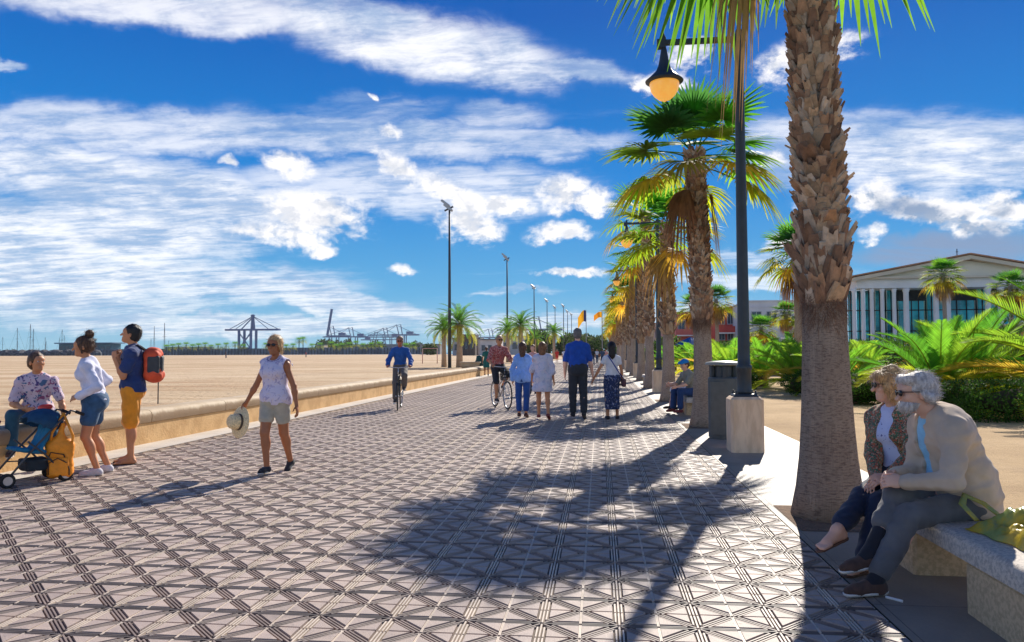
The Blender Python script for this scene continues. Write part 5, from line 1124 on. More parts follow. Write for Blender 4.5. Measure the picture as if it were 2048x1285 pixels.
# ------------------------------------------------------------ bicycles
M_rub=mat('tyre_rubber',(.02,.02,.02),.8,.1,9); M_met=mat('bike_metal',(.55,.56,.58),.3,.1,9,metal=.8); M_fw=mat('bike_frame_pale',(.62,.58,.56),.35,.05,9); M_fd=mat('bike_frame_dark',(.03,.035,.04),.35,.05,9)
def bicycle(loc,rz,label,frame,basket=False,steer=0.):
    r=empty('bicycle',loc,rz,label,'bicycle'); R=.335
    FW,RW=Vector((0,.53,R+.012)),Vector((0,-.52,R+.012))
    for nm,c in(('wheel',FW),('wheel',RW)):
        w=empty(nm,c,R_(steer) if c is FW else 0); w.parent=r; w['label']='front wheel' if c is FW else 'rear wheel'
        t=MB(); t.tube([(0,R*math.cos(a),R*math.sin(a)) for a in [2*math.pi*i/32 for i in range(33)]],.017,7,False); t.build('tyre',M_rub,w,True)
        t=MB(); t.tube([(0,(R-.024)*math.cos(a),(R-.024)*math.sin(a)) for a in [2*math.pi*i/32 for i in range(33)]],.010,5,False)
        for i in range(16): a=2*math.pi*i/16; t.tube([((-1)**i*.02,.02*math.cos(a),.02*math.sin(a)),(0,(R-.02)*math.cos(a),(R-.02)*math.sin(a))],.0018,3,False)
        t.tube([(-.05,0,0),(.05,0,0)],.018,8); t.build('rim',M_met,w,True)
    BB=Vector((0,-.09,.29)); ST=Vector((0,-.22,.80)); HT=Vector((0,.33,.86)); HB_=Vector((0,.37,.66))
    f=MB(); f.tube([BB,ST],.016,8); f.tube([HT,HB_],.02,8); f.tube([HB_,BB],.02,8); f.tube([HT-Vector((0,0,.06)),BB.lerp(ST,.55 if basket else .9)],.016,8)
    for s_ in(-1,1): f.tube([BB+Vector((s_*.03,0,0)),RW+Vector((s_*.055,0,0))],.010,6); f.tube([ST.lerp(BB,.15)+Vector((s_*.02,0,0)),RW+Vector((s_*.055,0,0))],.009,6)
    f.build('frame',frame,r,True)
    k=MB()
    for s_ in(-1,1): k.tube([HB_+Vector((s_*.04,0,0)),FW+Vector((s_*.055,0,0))],.011,6)
    k.build('fork',frame,r,True)
    h=MB(); h.tube([HT,HT+Vector((0,-.02,.16))],.013,8); h.tube([(-.29,.16,1.05),(-.22,.26,1.05),(0,.32,1.03),(.22,.26,1.05),(.29,.16,1.05)],.012,7); h.build('handlebar',M_met,r,True)
    s=MB(); s.tube([ST,ST+Vector((0,-.03,.13))],.012,6); s.ball((0,-.27,.95),(.085,.13,.035),12,6); s.build('saddle',C_blk,r,True)
    c=MB(); c.tube([(-.07,-.09,.29),(.07,-.09,.29)],.012,6); c.tube([(.07,-.09,.29),(.07,-.02,.14)],.009,5); c.tube([(-.07,-.09,.29),(-.07,-.16,.44)],.009,5); c.lathe((.045,-.09,.29),[(.09,-.003),(.09,.003)],18,rot=Matrix.Rotation(R_(90),3,'Y')); c.box((.12,-.02,.13),(.09,.06,.02)); c.box((-.12,-.16,.45),(.09,.06,.02)); c.build('crank',M_met,r)
    if basket:
        b=MB(); X,Y,Z0,Z1=.18,.13,.72,1.0
        for i in range(5):
            z=Z0+(Z1-Z0)*i/4; e=1-.12*(4-i)/4; b.tube([(-X*e,.58-Y*e,z),(X*e,.58-Y*e,z),(X*e,.58+Y*e,z),(-X*e,.58+Y*e,z),(-X*e,.58-Y*e,z)],.006,4,False)
        for i in range(26):
            u=-X+2*X*(i%13)/12; yy=.58+(Y if i<13 else -Y); b.tube([(u*.88,.58+(yy-.58)*.88,Z0),(u,yy,Z1)],.005,4,False)
        for i in range(14):
            v=-Y+2*Y*(i%7)/6; xx=X if i<7 else -X; b.tube([(xx*.88,.58+v*.88,Z0),(xx,.58+v,Z1)],.005,4,False)
        b.box((0,.58,Z0),(2*X*.87,2*Y*.87,.01)); b.build('basket',M_rub,r)
    return r
g1=gr(783,822); 
RZ1=R_(190)
bicycle((-5.0,18.75,0),RZ1,'dark bicycle ridden by the man in the blue jacket',M_fd,steer=4)
def rider(label,bl,rz,shirt,short,H,skin,head,fem=False,leglen=1.9,sleeve=1.85):
    Rm=Matrix.Rotation(rz,3,'Z'); L=Vector(bl); W=lambda x,y,z:L+Rm@V3(x,y,z)
    P=Person(label,W(0,-.26,0),rz,H=H,w=1.,fem=fem,lean=14,seat=1.045,vox=.011,skin=skin,head=head,
      legs={'R':('ik',(W(.11,-.05,.245),(.1,1,.2)),(0,1,-.05)),'L':('ik',(W(-.11,-.19,.56),(-.1,1,.2)),(0,1,-.15))},
      arms={'R':('ik',(W(.275,.13,1.09),(.6,-.6,-.5))),'L':('ik',(W(-.275,.13,1.09),(-.6,-.6,-.5)))},curl={'L':1.1,'R':1.1},handdir={'L':((.0,1,-.1),(.3,0,-1)),'R':((0,1,-.1),(-.3,0,-1))})
    P.body(skip=('ftL','ftR')); P.clothes('shirt',shirt,('torso',),.020,sleeve=sleeve,cuts=BELOW(P,-.03)+neckcut(P),wr=.007,seed=4)
    P.clothes('trousers',short,(),.012,legs=leglen,extra=lambda S:S.ell(P.J['pel'],(.175,.145,.12),None,.05),tl=.018)
    P.shoes(C_blk,C_sole); return P
c1=rider('man cycling towards us in blue jacket and grey trousers',(-5.0,18.75,0),RZ1,cl('jacket_blue',(.015,.10,.38)),cl('trousers_taupe',(.13,.11,.10)),1.72,skinm('skin_red',(.50,.17,.10)),(0,-4,0))
c1.glasses(C_frm,C_blkg); c1.hair(HB('hair_sandy',(.36,.24,.15),(.2,.13,.08)),CAPH)
BF=gr(994,821); BR=gr(1027,811); dv=(BF-BR); RZ2=math.atan2(-dv.x,dv.y)
BC=(-2.50,19.25,0); RZ2=R_(205)
bicycle(BC,RZ2,'pale city bicycle with wicker front basket on the left of the two women',M_fw,True)
C_chk=print_mat('shirt_red_check',(.50,.12,.10),((.62,.40,.36),(.25,.05,.06)),30,.55,.03)
c2=rider('cyclist in red checked shirt and sunglasses riding towards us',BC,RZ2,C_chk,C_blk,1.76,SK1,(0,0,0),leglen=1.0,sleeve=1.0)
c2.glasses(C_frm,C_blkg); c2.hair(HB('hair_light',(.45,.3,.2),(.3,.18,.1)),CAPH)
# --- farther walkers
def walker(label,px,py,face,H,top,bot,skin,hair,fem=False,dress=False,leg=1.9,longh=False,vox=.016,sl=.5,stride=1.):
    g=gr(px,py); P=Person(label,(g.x,g.y,0),R_(face),H=H,w=1.,fem=fem,vox=vox,skin=skin,group='people far along the promenade',
      legs={'L':((-.04,.18*stride,-1),(.0,.0,-1),(0,1,0)),'R':((.04,-.14*stride,-1),(.02,-.3*stride,-1),(0,1,-.4))},arms={'L':((-.24,-.12,-1),(-.05,.15,-1)),'R':((.24,.14,-1),(.05,.3,-1))})
    P.body(skip=('ftL','ftR')); P.clothes('top',top,('torso',),.022,sleeve=sl,cuts=BELOW(P,-.08)+neckcut(P))
    if dress: P.clothes('skirt',bot,(),.01,extra=lambda S:S.cap(P.J['pel']+V3(0,0,.06),P.J['pel']+V3(0,0,-.40),.16,.20,.04),cuts=[(P.J['pel']+V3(0,0,-.45),(0,0,-1))])
    else: P.clothes('trousers',bot,(),.012,legs=leg,extra=lambda S:S.ell(P.J['pel'],(.175,.145,.12),None,.05),tl=.02)
    P.shoes(C_blk); P.hair(hair,CAPH+([('c',(0,-.06,.02),(0,-.08,-.15),.085,.06)] if longh else [])); return P
C_green=cl('dress_green',(.01,.12,.10)); C_red=cl('top_red',(.65,.04,.03)); C_pk=cl('top_pink',(.70,.36,.33)); C_den2=cl('denim_far',(.05,.09,.16))
walker('person in dark green tunic walking beside the end of the wall',973,752,5,1.70,C_green,C_green,SK3,H_brown,dress=True)
walker('jogger in red top in the middle distance behind the two women',1114,726,180,1.7,C_red,C_red,SK1,H_brown,leg=.9)
walker('person in pink top just left of the cyclist with the basket',991,768,175,1.45,C_pk,C_den2,SK1,H_black,fem=True,longh=True)
walker('person in pale pink shirt half hidden behind the two women',1066,790,178,1.62,C_pk,C_den2,SK2,H_auburn,fem=True)
for i,(px,py,a,t,b_,lab) in enumerate(((1186,731,0,C_blk,C_den2,'far walker in black between the blue shirted man and the skirt woman'),(1194,727,170,C_white,C_den2,'far walker in white top and dark trousers left of the long skirt'),(1205,733,0,C_den2,C_blk,'far walker in denim jacket near the row of palms'),
  (1178,722,0,C_white,C_blk,'very distant walker in white above the held hands'),(1212,729,180,C_pk,C_blk,'very distant walker in pink beside the palm shadows'),(1128,727,0,C_white,C_den2,'distant walker in white left of the blue shirted man'),(1198,721,0,C_blk,C_blk,'very distant walker in black at the end of the palm row'))):
    walker(lab,px,py,a,1.7,t,b_,SK1,H_brown,vox=.03)
for i,(px,py,t,lab) in enumerate(((452,717,C_blk,'tiny person in black far out on the sand left of the walking woman'),(612,715,C_red,'tiny person in red far out on the sand right of the walking woman'),(240,714,C_white,'tiny person in white far out on the sand by the backpack man'))):
    walker(lab,px,py,90,1.7,t,C_den2,SK1,H_brown,vox=.04)
# ------------------------------------------------------------ bags and small things near the people
b0=gr(136,962); S_or=mat('bag_orange',(.92,.31,.015),.6,.15,12,bump=.004,bscale=30); M_str=bpy.data.materials['strap_black']
r=empty('orange_backpack',(-5.98,7.93,.03),R_(205),'bright orange backpack hanging down beside the blue pushchair','backpack',scale=.9); 
S=SDF(.009); S.box((0,0,.235),(.15,.07,.225),None,.06); S.ell((0,-.0,.40),(.13,.075,.12),None,.05); S.cap((0,0,.48),(-.03,0,.66),.055,.022,.05); S.build('body',S_or,r,wr=.008,wf=28)
S=SDF(.008); S.box((0,.065,.15),(.115,.035,.12),None,.035); S.build('pocket',S_or,r,wr=.004)
b=MB(); b.tube([(.13,.065,.05),(.135,.07,.20),(.08,.085,.33),(-.06,.09,.30),(-.12,.075,.12),(-.12,.07,.04)],.007,5); b.tube([(.10,.105,.06),(.10,.105,.2),(0,.11,.26),(-.1,.105,.2)],.006,5); b.build('zip',M_str,r,True)
b=MB(); b.tube([(-.13,.03,.36),(-.15,.05,.52),(-.08,.02,.68),(-.03,0,.80)],.016,6); b.tube([(.10,.03,.40),(.08,.05,.56),(0,.02,.72),(-.03,0,.80)],.016,6); b.build('strap',S_or,r,True)
# pushchair
def pushchair():
    r=empty('pushchair',(-6.22,7.80,0),R_(150),'blue pushchair with double wheels parked by the wall','pushchair',scale=.9)
    fr_=MB()
    for s in(-1,1):
        fr_.tube([(s*.21,.34,.09),(s*.20,.10,.38),(s*.19,-.20,.70),(s*.19,-.36,.86),(s*.19,-.44,.84)],.013,7)
        fr_.tube([(s*.21,-.30,.09),(s*.20,-.06,.36),(s*.20,.12,.52)],.012,7)
    fr_.tube([(-.21,.2,.26),(.21,-.14,.28)],.009,6); fr_.tube([(.21,.2,.26),(-.21,-.14,.28)],.009,6); fr_.tube([(-.21,.30,.13),(.21,.30,.13)],.009,6); fr_.tube([(-.2,-.27,.13),(.2,-.27,.13)],.009,6)
    fr_.build('frame',mat('pushchair_frame',(.06,.065,.07),.4,.1,9),r,True)
    M_bl=mat('pushchair_cloth',(.01,.17,.32),.8,.2,9,bump=.003,bscale=40)
    S=SDF(.010); S.box((0,.06,.40),(.17,.17,.022),rotm(0,12,0),.02); S.box((0,-.13,.60),(.17,.022,.22),rotm(0,25,0),.02,.05); S.build('seat',M_bl,r,wr=.008,wf=30)
    S=SDF(.010); S.ell((0,-.10,.72),(.21,.24,.17),None,.02); S.ell((0,-.06,.68),(.185,.26,.15),None,.01,-1); S.cut((0,0,.68),(0,.25,-1)); S.build('canopy',mat('hood_navy',(.01,.06,.13),.8,.2,9,bump=.003,bscale=40),r,wr=.006,wf=36)
    S=SDF(.010); S.box((0,-.05,.22),(.15,.15,.07),None,.03); S.build('basket',mat('pushchair_basket',(.02,.03,.04),.8,.2,9),r,wr=.006)
    for s in(-1,1):
        for y in(.34,-.30):
            w=empty('wheel',(s*.22,y,.085)); w.parent=r; t=MB()
            for o in(-.022,.022): t.tube([(o,.068*math.cos(a),.068*math.sin(a)) for a in [2*math.pi*i/20 for i in range(21)]],.017,7,False)
            t.build('tyre',M_rub,w,True); t=MB()
            for o in(-.022,.022): t.lathe((o,0,0),[(.052,-.006),(.052,.006)],14,rot=Matrix.Rotation(R_(90),3,'Y'))
            t.tube([(-.03,0,0),(.03,0,0)],.012,6); t.build('rim',M_met,w)
        h=MB(); h.tube([(s*.19,-.42,.845),(s*.19,-.52,.80)],.02,8); h.build('handle',M_str,r,True)
pushchair()
p=gr(92,842,.62)
r=empty('red_toy',(-6.28,8.05,.80),0,'small red ball-like toy resting on the pushchair hood','toy'); S=SDF(.008); S.ell((0,0,0),(.065,.05,.04),None,.01); S.ell((.05,.02,.01),(.04,.035,.03),None,.02); S.build('toy_body',mat('toy_red',(.75,.05,.03),.4,.1,9),r)
# things lying on the wall at the left edge
q=at(12,832,8.15)
r=empty('purple_cloth',(-7.32,8.30,.535),.3,'crumpled purple cloth lying on the wall at the left edge','cloth'); S=SDF(.01); S.ell((0,0,.02),(.20,.12,.045),None,.02); S.ell((.12,.05,.03),(.09,.07,.05),None,.03); S.cut((0,0,0),(0,0,-1)); S.build('cloth_fold',mat('cloth_purple',(.16,.02,.08),.9,.3,12),r,wr=.03,wf=40)
r=empty('cream_bag',(-7.02,7.95,.535),.2,'small cream bag on the wall below the purple cloth','bag'); S=SDF(.01); S.ell((0,0,.05),(.13,.08,.07),None,.02); S.cut((0,0,0),(0,0,-1)); S.build('bag_body',mat('bag_cream',(.62,.53,.34),.8,.2,9),r,wr=.02,wf=35)
# plastic bag on the bench
def plastic_bag():
    r=empty('plastic_bag',(2.27,4.32,.405),R_(8),'crumpled yellow green plastic bag lying on the bench beside the man','bag')
    rg=np.random.RandomState(4); nx,ny=40,34; V=[];F=[]
    for k in(0,1):
        for j in range(ny):
            for i in range(nx):
                u,v=i/(nx-1)*2-1,j/(ny-1)*2-1; e=(1-abs(u)**3)*(1-abs(v)**3); x=u*.20; y=v*.33
                z=e*(.075+.06*math.exp(-((v+.45)**2)*9)+.05*math.sin(u*3+v*2.4)) if k==0 else 0
                if k==0: z+=e*(.035*abs(math.sin(u*5.3+v*4+1.3*math.sin(v*5)))+.022*abs(math.sin(v*11-u*7))+.010*abs(math.sin(u*21+v*13)))
                V.append((x*(1+.06*math.sin(v*9)),y*(1+.05*math.sin(u*8)),max(0.002*k,z)+(.006 if k==0 else .002)))
        o=k*nx*ny
        for j in range(ny-1):
            for i in range(nx-1):
                a=o+j*nx+i; F.append((a,a+1,a+nx+1,a+nx) if k==0 else (a+nx,a+nx+1,a+1,a))
    m=mat('bag_plastic',(.76,.56,.06),.25,.2,5,col2=(.34,.46,.16),trans=.4,spec=.8,bump=.006,bscale=22)
    link('bag_body',np_mesh('bag_body',V,F,True),m,r)
    b=MB(); b.mat=0
    pts=[(-.14,.30,.05),(-.16,.40,.12),(-.10,.47,.16),(-.02,.42,.12),(.02,.33,.06)]; b.tube(pts,[.018,.022,.022,.022,.018],6,True,.35); b.build('handle',m,r,True)
plastic_bag()
b=MB(); b.tube([(1.60,4.62,.011),(1.665,4.55,.011)],.0075,6); o=b.build('litter_paper',mat('paper_white',(.8,.78,.75),.8,.05,5)); tag(o,'small white scrap of paper on the slabs by the man\'s shoes','litter')
# planter tub, green bin and goal frame past the wall
r=empty('planter',(at(943,716,50).x,50.,0),0,'square cream planter tub beside the wall under the date palm','planter'); b=MB(); b.box((0,0,.36),(1.0,1.0,.74),None,1.25); b.build('tub',M_cope,r); b=MB(); b.box((0,0,.75),(1.36,1.36,.07)); b.build('rim',M_cope,r)
r=empty('green_bin',(at(959,720,50).x,50.,0),0,'dark green round bin between the planter and the green dressed walker','bin'); b=MB(); b.lathe((0,0,0),[(.26,0),(.30,.5),(.30,.8),(.24,.9),(.2,1.15),(.05,1.2)],14); b.build('bin_body',mat('bin_green',(.01,.07,.05),.6,.1,9),r,True)
for px,h_,lab in((857,1.9,'red and white goal frame out on the sand'),):
    p=at(px-12,716,95); r=empty('goal_frame',(p.x,95,0),0,lab,'goal'); b=MB()
    for x in(0,1.9): b.tube([(x,0,0),(x,0,h_)],.06,6)
    b.tube([(0,0,h_),(1.9,0,h_)],.05,6); b.build('posts',mat('goal_paint',(.6,.35,.28),.6,.2,3),r,True)
# ------------------------------------------------------------ columned building on the right
M_wht=mat('render_white',(.90,.86,.80),.8,.08,.5,bump=.003,bscale=12); M_trim=mat('cornice_stone',(.80,.66,.48),.8,.1,.7); M_tile=mat('roof_tile',(.55,.26,.14),.8,.25,3,bump=.03,bscale=6); M_glz=mat('glass_teal',(.06,.62,.66),.12,.25,.35,spec=.9,col2=(.02,.20,.24)); M_dk=mat('interior_dark',(.015,.02,.022),.6,.2,1)
def columned():
    Y=78.; r=empty('columned_building',(36.5,Y,0),R_(0),'white columned building with a wide gable and teal glass','building')
    X=lambda px:at(px,600,Y).x-36.5; Z=lambda py,px=1900:at(px,py,Y).z
    zc=Z(575)    # top of the columns
    fl=1.15; b=MB(); b.box((7,6.0,zc/2+.3),(31,.3,zc+.6)); b.build('wall',M_wht,r)
    s=MB(); 
    for k in range(5): s.box((6.0,-1.6+.55*k,.12+.23*k),(34-k*.5,.6,.23))
    s.box((6.5,4.4,.62),(33.5,8.0,1.10)); s.build('steps',M_wht,r)
    xs=[1712,1730,1748,1769,1793,1817,1877,1901,1982,2008,2070]
    cols=[X(q) for q in xs]
    for x in cols:
        w=empty('column',(x,0.6,0)); w.parent=r; c=MB(); wd=.56 if x>X(1805) else .40
        c.lathe((0,0,fl),[(wd*.62,0),(wd*.62,.25),(wd*.5,.35),(wd*.44,zc-fl-.4),(wd*.55,zc-fl-.25),(wd*.62,zc-fl-.02)],14); c.build('shaft',M_wht,w,True)
    g=MB()
    for a,b_ in zip(cols[:-1],cols[1:]): g.box(((a+b_)/2,3.,(fl+zc)/2),(b_-a-.35,.08,zc-fl))
    g.build('glazing',M_glz,r)
    d=MB()
    for a,b_ in zip(cols[:-1],cols[1:]):
        n=2 if b_-a<2 else 4
        for k in range(n+1): d.box((a+(b_-a)*k/n,2.94,(fl+zc)/2),(.09,.1,zc-fl))
        for z in(.35,.68): d.box(((a+b_)/2,2.94,fl+(zc-fl)*z),(b_-a,.1,.10))
        if b_-a>2: d.box(((a+b_)/2,2.90,zc-.55),(b_-a,.1,1.1)); d.box(((a+b_)/2,2.9,fl+.6),(b_-a-1.2,.12,1.2))
    d.build('mullions',M_dk,r)
    ar=MB(); x0,x1=X(1716),X(2160); zE=zc+.02; ar.box(((x0+x1)/2,1.6,zE+.45),(x1-x0,2.6,.9)); ar.build('architrave',M_wht,r)
    c=MB(); c.box(((x0+x1)/2,1.5,zE+1.0),(x1-x0+.6,3.2,.20)); c.build('cornice',M_trim,r)
    ax,azp=X(1940),Z(511,1940); zl=zE+1.12; p=MB(); p.prism([(x0+.3,.45,zl),(x1-.3,.45,zl),(ax,.45,azp-.45)],(0,0,0),(0,.6,0)); p.build('gable',mat('gable_cream',(.88,.78,.60),.8,.06,.6),r)
    f=MB()
    for (xa,za),(xb,zb) in(((x0-.5,zl-.1),(ax,azp)),((ax,azp),(x1+.5,zl-.1))):
        f.prism([(xa,-.3,za),(xb,-.3,zb),(xb,-.3,zb-.42),(xa,-.3,za-.34)],(0,0,0),(0,.9,0))
    f.build('raking_cornice',M_trim,r)
    t=MB()
    for (xa,za),(xb,zb) in(((x0-.7,zl-.05),(ax,azp+.06)),((ax,azp+.06),(x1+.7,zl-.05))):
        t.prism([(xa,-.45,za),(xb,-.45,zb),(xb,-.45,zb+.14),(xa,-.45,za+.14)],(0,0,0),(0,9,0))
    t.build('roof',M_tile,r)
    l=MB(); l.tube([(X(1936),2,azp-.3),(X(1936),2,azp+.9)],.045,5); l.tube([(X(1936)-.12,2,azp+.6),(X(1936)+.12,2,azp+.6)],.03,4); l.build('finial',M_iron,r)
columned()
# ------------------------------------------------------------ houses behind the park
M_win=mat('window_dark',(.05,.07,.09),.2,.3,2,spec=.8); M_shut=mat('shutter',(.42,.44,.46),.7,.1,2)
def house(px0,px1,py_top,Y,depth,wallc,label,rows,cols,roof=None,parapet=.4,winc=None,extra=None,w_h=(1.1,1.6),name='house'):
    a,b_=at(px0,650,Y),at(px1,650,Y); W_=b_.x-a.x; H=at((px0+px1)/2,py_top,Y).z
    r=empty(name,((a.x+b_.x)/2,Y,0),0,label,'house'); m=mat('render_'+str(len(bpy.data.materials)),wallc,.85,.1,.4,bump=.004,bscale=8)
    w=MB(); w.box((0,depth/2,H/2),(W_,depth,H)); w.build('wall',m,r)
    c=MB(); c.box((0,depth/2,H+.08),(W_+.35,depth+.35,.16)); c.box((0,-.04,H-.7),(W_+.12,.12,.12)); c.build('cornice',m if roof is None else roof,r)
    fh=(H-.8)/rows
    for j in range(rows):
        for i in range(cols):
            x=-W_/2+W_*(i+.5)/cols; z=.4+fh*(j+.5); f=MB(); ww,hh=min(w_h[0],W_/cols*.6),min(w_h[1],fh*.66)
            f.box((x,-.03,z),(ww+.2,.08,hh+.2)); o=f.build('window',M_shut if winc is None else winc,r)
            p=MB(); p.box((x-ww*.25-.02,-.075,z),(ww*.5-.04,.03,hh)); p.box((x+ww*.25+.02,-.075,z),(ww*.5-.04,.03,hh)); p.build('pane',M_win,o)
    if extra: extra(r,W_,H,depth,m)
    return r
def chim(r,W_,H,d,m):
    c=MB(); c.box((W_*.03,1.5,H+.9),(.75,.75,1.6)); c.box((W_*.03,1.5,H+1.75),(.9,.9,.15)); c.build('chimney',mat('chimney_render',(.30,.29,.31),.8,.1,1),r)
    c=MB(); c.box((W_*.36,3.,H+.7),(W_*.26,4,1.4)); c.build('roof_room',m,r)
    c=MB(); c.box((W_*.36,3.,H+1.47),(W_*.28,4.3,.14)); c.build('roof_slab',M_tile,r)
house(1498,1650,603,100,12,(.60,.61,.66),'large white house with a dark chimney right of the near lamp post',2,5,extra=chim)
def terr(r,W_,H,d,m):
    c=MB(); c.box((0,-1.0,H*.52),(W_,1.8,.18)); c.build('balcony',M_wht,r); c=MB(); c.box((0,-1.85,H*.52+.5),(W_,.08,.9)); c.build('balustrade',m,r)
house(1352,1398,626,118,10,(.62,.18,.15),'brick red terraced house seen left of the second palm trunk',2,2,roof=M_tile,extra=terr)
house(1434,1488,616,112,10,(.62,.09,.07),'dark red terraced house between the second palm trunk and the near lamp post',3,3,extra=terr)
house(1326,1356,634,132,10,(.62,.30,.24),'pinkish terraced house between the third and second palm trunks',2,2,roof=M_tile)
house(1404,1436,606,140,10,(.80,.64,.42),'cream terraced house just right of the second palm trunk',3,2,roof=M_tile)
house(1286,1326,648,150,10,(.60,.50,.40),'beige house glimpsed between the trunks of the row',2,2,roof=M_tile)
house(1240,1284,662,190,10,(.55,.42,.32),'small brownish house glimpsed far between the trunks',2,3,roof=M_tile)
r=empty('parasol',(at(1381,680,60).x,60,0),0,'blue parasol open among the bushes left of the second palm trunk','parasol'); b=MB(); b.lathe((0,0,1.9),[(1.2,0),(.6,.35),(.05,.6)],10); b.build('canopy',mat('parasol_blue',(.01,.16,.50),.7,.1,3,trans=.3),r); b=MB(); b.tube([(0,0,0),(0,0,2.5)],.03,6); b.build('pole',M_pole,r)
r=empty('red_door_kiosk',(at(1605,672,70).x,70,0),0,'small orange red kiosk panel at the foot of the white house','kiosk'); b=MB(); b.box((0,0,1.4),(1.5,.6,2.8)); b.build('panel',mat('kiosk_red',(.65,.09,.04),.6,.1,3),r); b=MB(); b.box((-1.3,0,1.3),(1.0,.5,2.6)); b.build('side_wall',M_wht,r)
# ------------------------------------------------------------ harbour beyond the sand
M_crane=mat('crane_blue',(.03,.08,.22),.6,.1,.1); M_crane2=mat('crane_grey',(.10,.16,.24),.6,.1,.1)
M_rock=mat('breakwater_rock',(.13,.13,.14),.9,.4,.6,bump=.3,bscale=.5,col2=(.045,.05,.06))
def breakwater(x0,x1,Y,h,label,seed):
    rg=random.Random(seed); b=MB(); x=x0
    while x<x1:
        w=rg.uniform(3,9); hh=h*rg.uniform(.75,1.1); b.ball((x+w/2,Y+rg.uniform(-3,3),hh*.25),(w*.7,rg.uniform(4,7),hh*.8),7,5,Matrix.Rotation(rg.uniform(-.4,.4),3,'Y')); x+=w*.5
    b.box(((x0+x1)/2,Y+4,h*.4),(x1-x0,6,h*.8)); return tag(b.build('breakwater',M_rock),label,'breakwater')
def atp(px,Y,py=700): return at(px,py,Y).x
breakwater(atp(-220,560),atp(190,560),560,4.6,'dark rock breakwater below the yacht masts at the left',1)
M_pier=mat('quay_concrete',(.25,.26,.28),.85,.3,.15,col2=(.13,.14,.16))
def longbox(name,px0,px1,Y,z0,z1,d,m,label,cat):
    a,b_=atp(px0,Y),atp(px1,Y); b=MB(); b.box(((a+b_)/2,Y,(z0+z1)/2),(b_-a,d,z1-z0)); return tag(b.build(name,m),label,cat)
def quay(px0,px1,Y,h,label,n):
    a,b_=atp(px0,Y),atp(px1,Y); r=empty('quay_wall',((a+b_)/2,Y,0),0,label,'quay'); W_=b_-a
    b=MB(); b.box((0,0,h/2),(W_,6,h)); b.build('wall',M_pier,r)
    b=MB()
    for i in range(n): b.box((-W_/2+W_*(i+.5)/n,-3.1,h*.45),(W_/n*.25,.4,h*.9))
    b.build('fenders',M_rock,r); return r
quay(185,560,600,5.2,'long grey harbour quay behind the sand left of the gantry crane',60)
quay(555,870,640,6.0,'harbour quay under the row of dock cranes',50)
# marina building
r=empty('marina_building',(atp(180,620),620,0),0,'low teal grey marina building between the woman with the bun and the backpack man','building'); b=MB(); b.box((0,0,5.5),(48,14,9)); b.build('wall',mat('marina_teal',(.05,.13,.15),.5,.2,.1),r); b=MB(); b.box((0,0,10.6),(54,18,.9)); b.build('roof',M_crane2,r); b=MB()
for k in range(9): b.box((-22+k*5.5,-7.1,5.6),(3.6,.3,4.5))
b.build('window_band',M_win,r)
# yachts: only masts and rigs clear the breakwater
def yacht():
    r=empty('sailing_yacht',(0,0,0),0,'x','yacht','yachts moored in the marina'); h=MB(); h.ball((0,0,.6),(6,1.9,1.6),12,6); h.build('hull',M_wht,r,True); m=MB(); m.tube([(0,0,1),(0,0,19)],.16,5); m.tube([(-4.5,0,3.2),(0,0,3)],.12,5); m.build('mast',M_mast,r)
    s=MB(); s.tube([(5.8,0,1.5),(0,0,18.5)],.045,3); s.tube([(-5.8,0,1.5),(0,0,19)],.045,3); s.tube([(0,-1.2,11),(0,1.2,11)],.06,3); s.tube([(-.9,0,11.5),(.9,0,11.5)],.08,3); s.build('rigging',M_mast,r); return r
y0=yacht(); mx_=[(14,1.35),(47,1.3),(52,.9),(60,1.5),(82,.9),(105,1.25),(25,.8),(35,.7),(72,.65),(92,.7),(118,.7),(128,.95),(5,.9),(298,1.55),(308,1.35),(286,.8),(322,.7),(140,.7),(150,.85),(165,.6)]
mx_=sorted(mx_)
ordn=['first','second','third','fourth','fifth','sixth','seventh','eighth','ninth','tenth','eleventh','twelfth','thirteenth','fourteenth','fifteenth','sixteenth','seventeenth','eighteenth','nineteenth','twentieth','twenty-first','twenty-second','twenty-third','twenty-fourth','twenty-fifth','twenty-sixth','twenty-seventh','twenty-eighth','twenty-ninth','thirtieth']
for i,(px,s) in enumerate(mx_):
    lab=('tall' if s>1.1 else 'short')+' yacht mast, '+ordn[i]+' from the left above the breakwater'
    if i==0: y0.location=(atp(px,640),640,0); y0.scale=(s,)*3; y0['label']=lab
    else: copy_tree(y0,(atp(px,640),640+(i%3)*12,0),.3*i,lab,s)
# big gantry crane
def gantry():
    Y=1500.; r=empty('gantry_crane',(atp(505,Y),Y,0),0,'largest dark blue gantry crane with a tall mast and long boom','crane'); k=Y/1530
    zt,zb=at(505,632,Y).z,at(505,660,Y).z
    b=MB()
    for x in(-24*k,2*k):
        for y in(-12,12): b.tube([(x,y,0),(x,y,zb)],3.0,4)
    b.tube([(-24*k,-12,10),(2*k,-12,zb-6)],1.5,4); b.tube([(-24*k,-12,zb-6),(2*k,-12,10)],1.2,4); b.tube([(-24*k,-12,12),(2*k,-12,12)],1.4,4); b.build('legs',M_crane,r)
    b=MB(); b.box((0,0,zb),(118*k,10,3.6)); b.build('boom',M_crane,r)
    b=MB(); b.tube([(-2*k,0,zb),(0,0,zt)],3.,4); b.tube([(3*k,0,zb),(0,0,zt)],3.,4); b.tube([(-26*k,0,zb),(0,0,zt-3)],1.3,4); b.ball((0,0,zt),(5,4,3),6,4); b.build('mast',M_crane,r)
    b=MB()
    for x in(-54,-40,58,36): b.tube([(x*k,0,zb),(0,0,zt-1)],.8,3)
    b.build('stays',M_crane,r)
gantry()
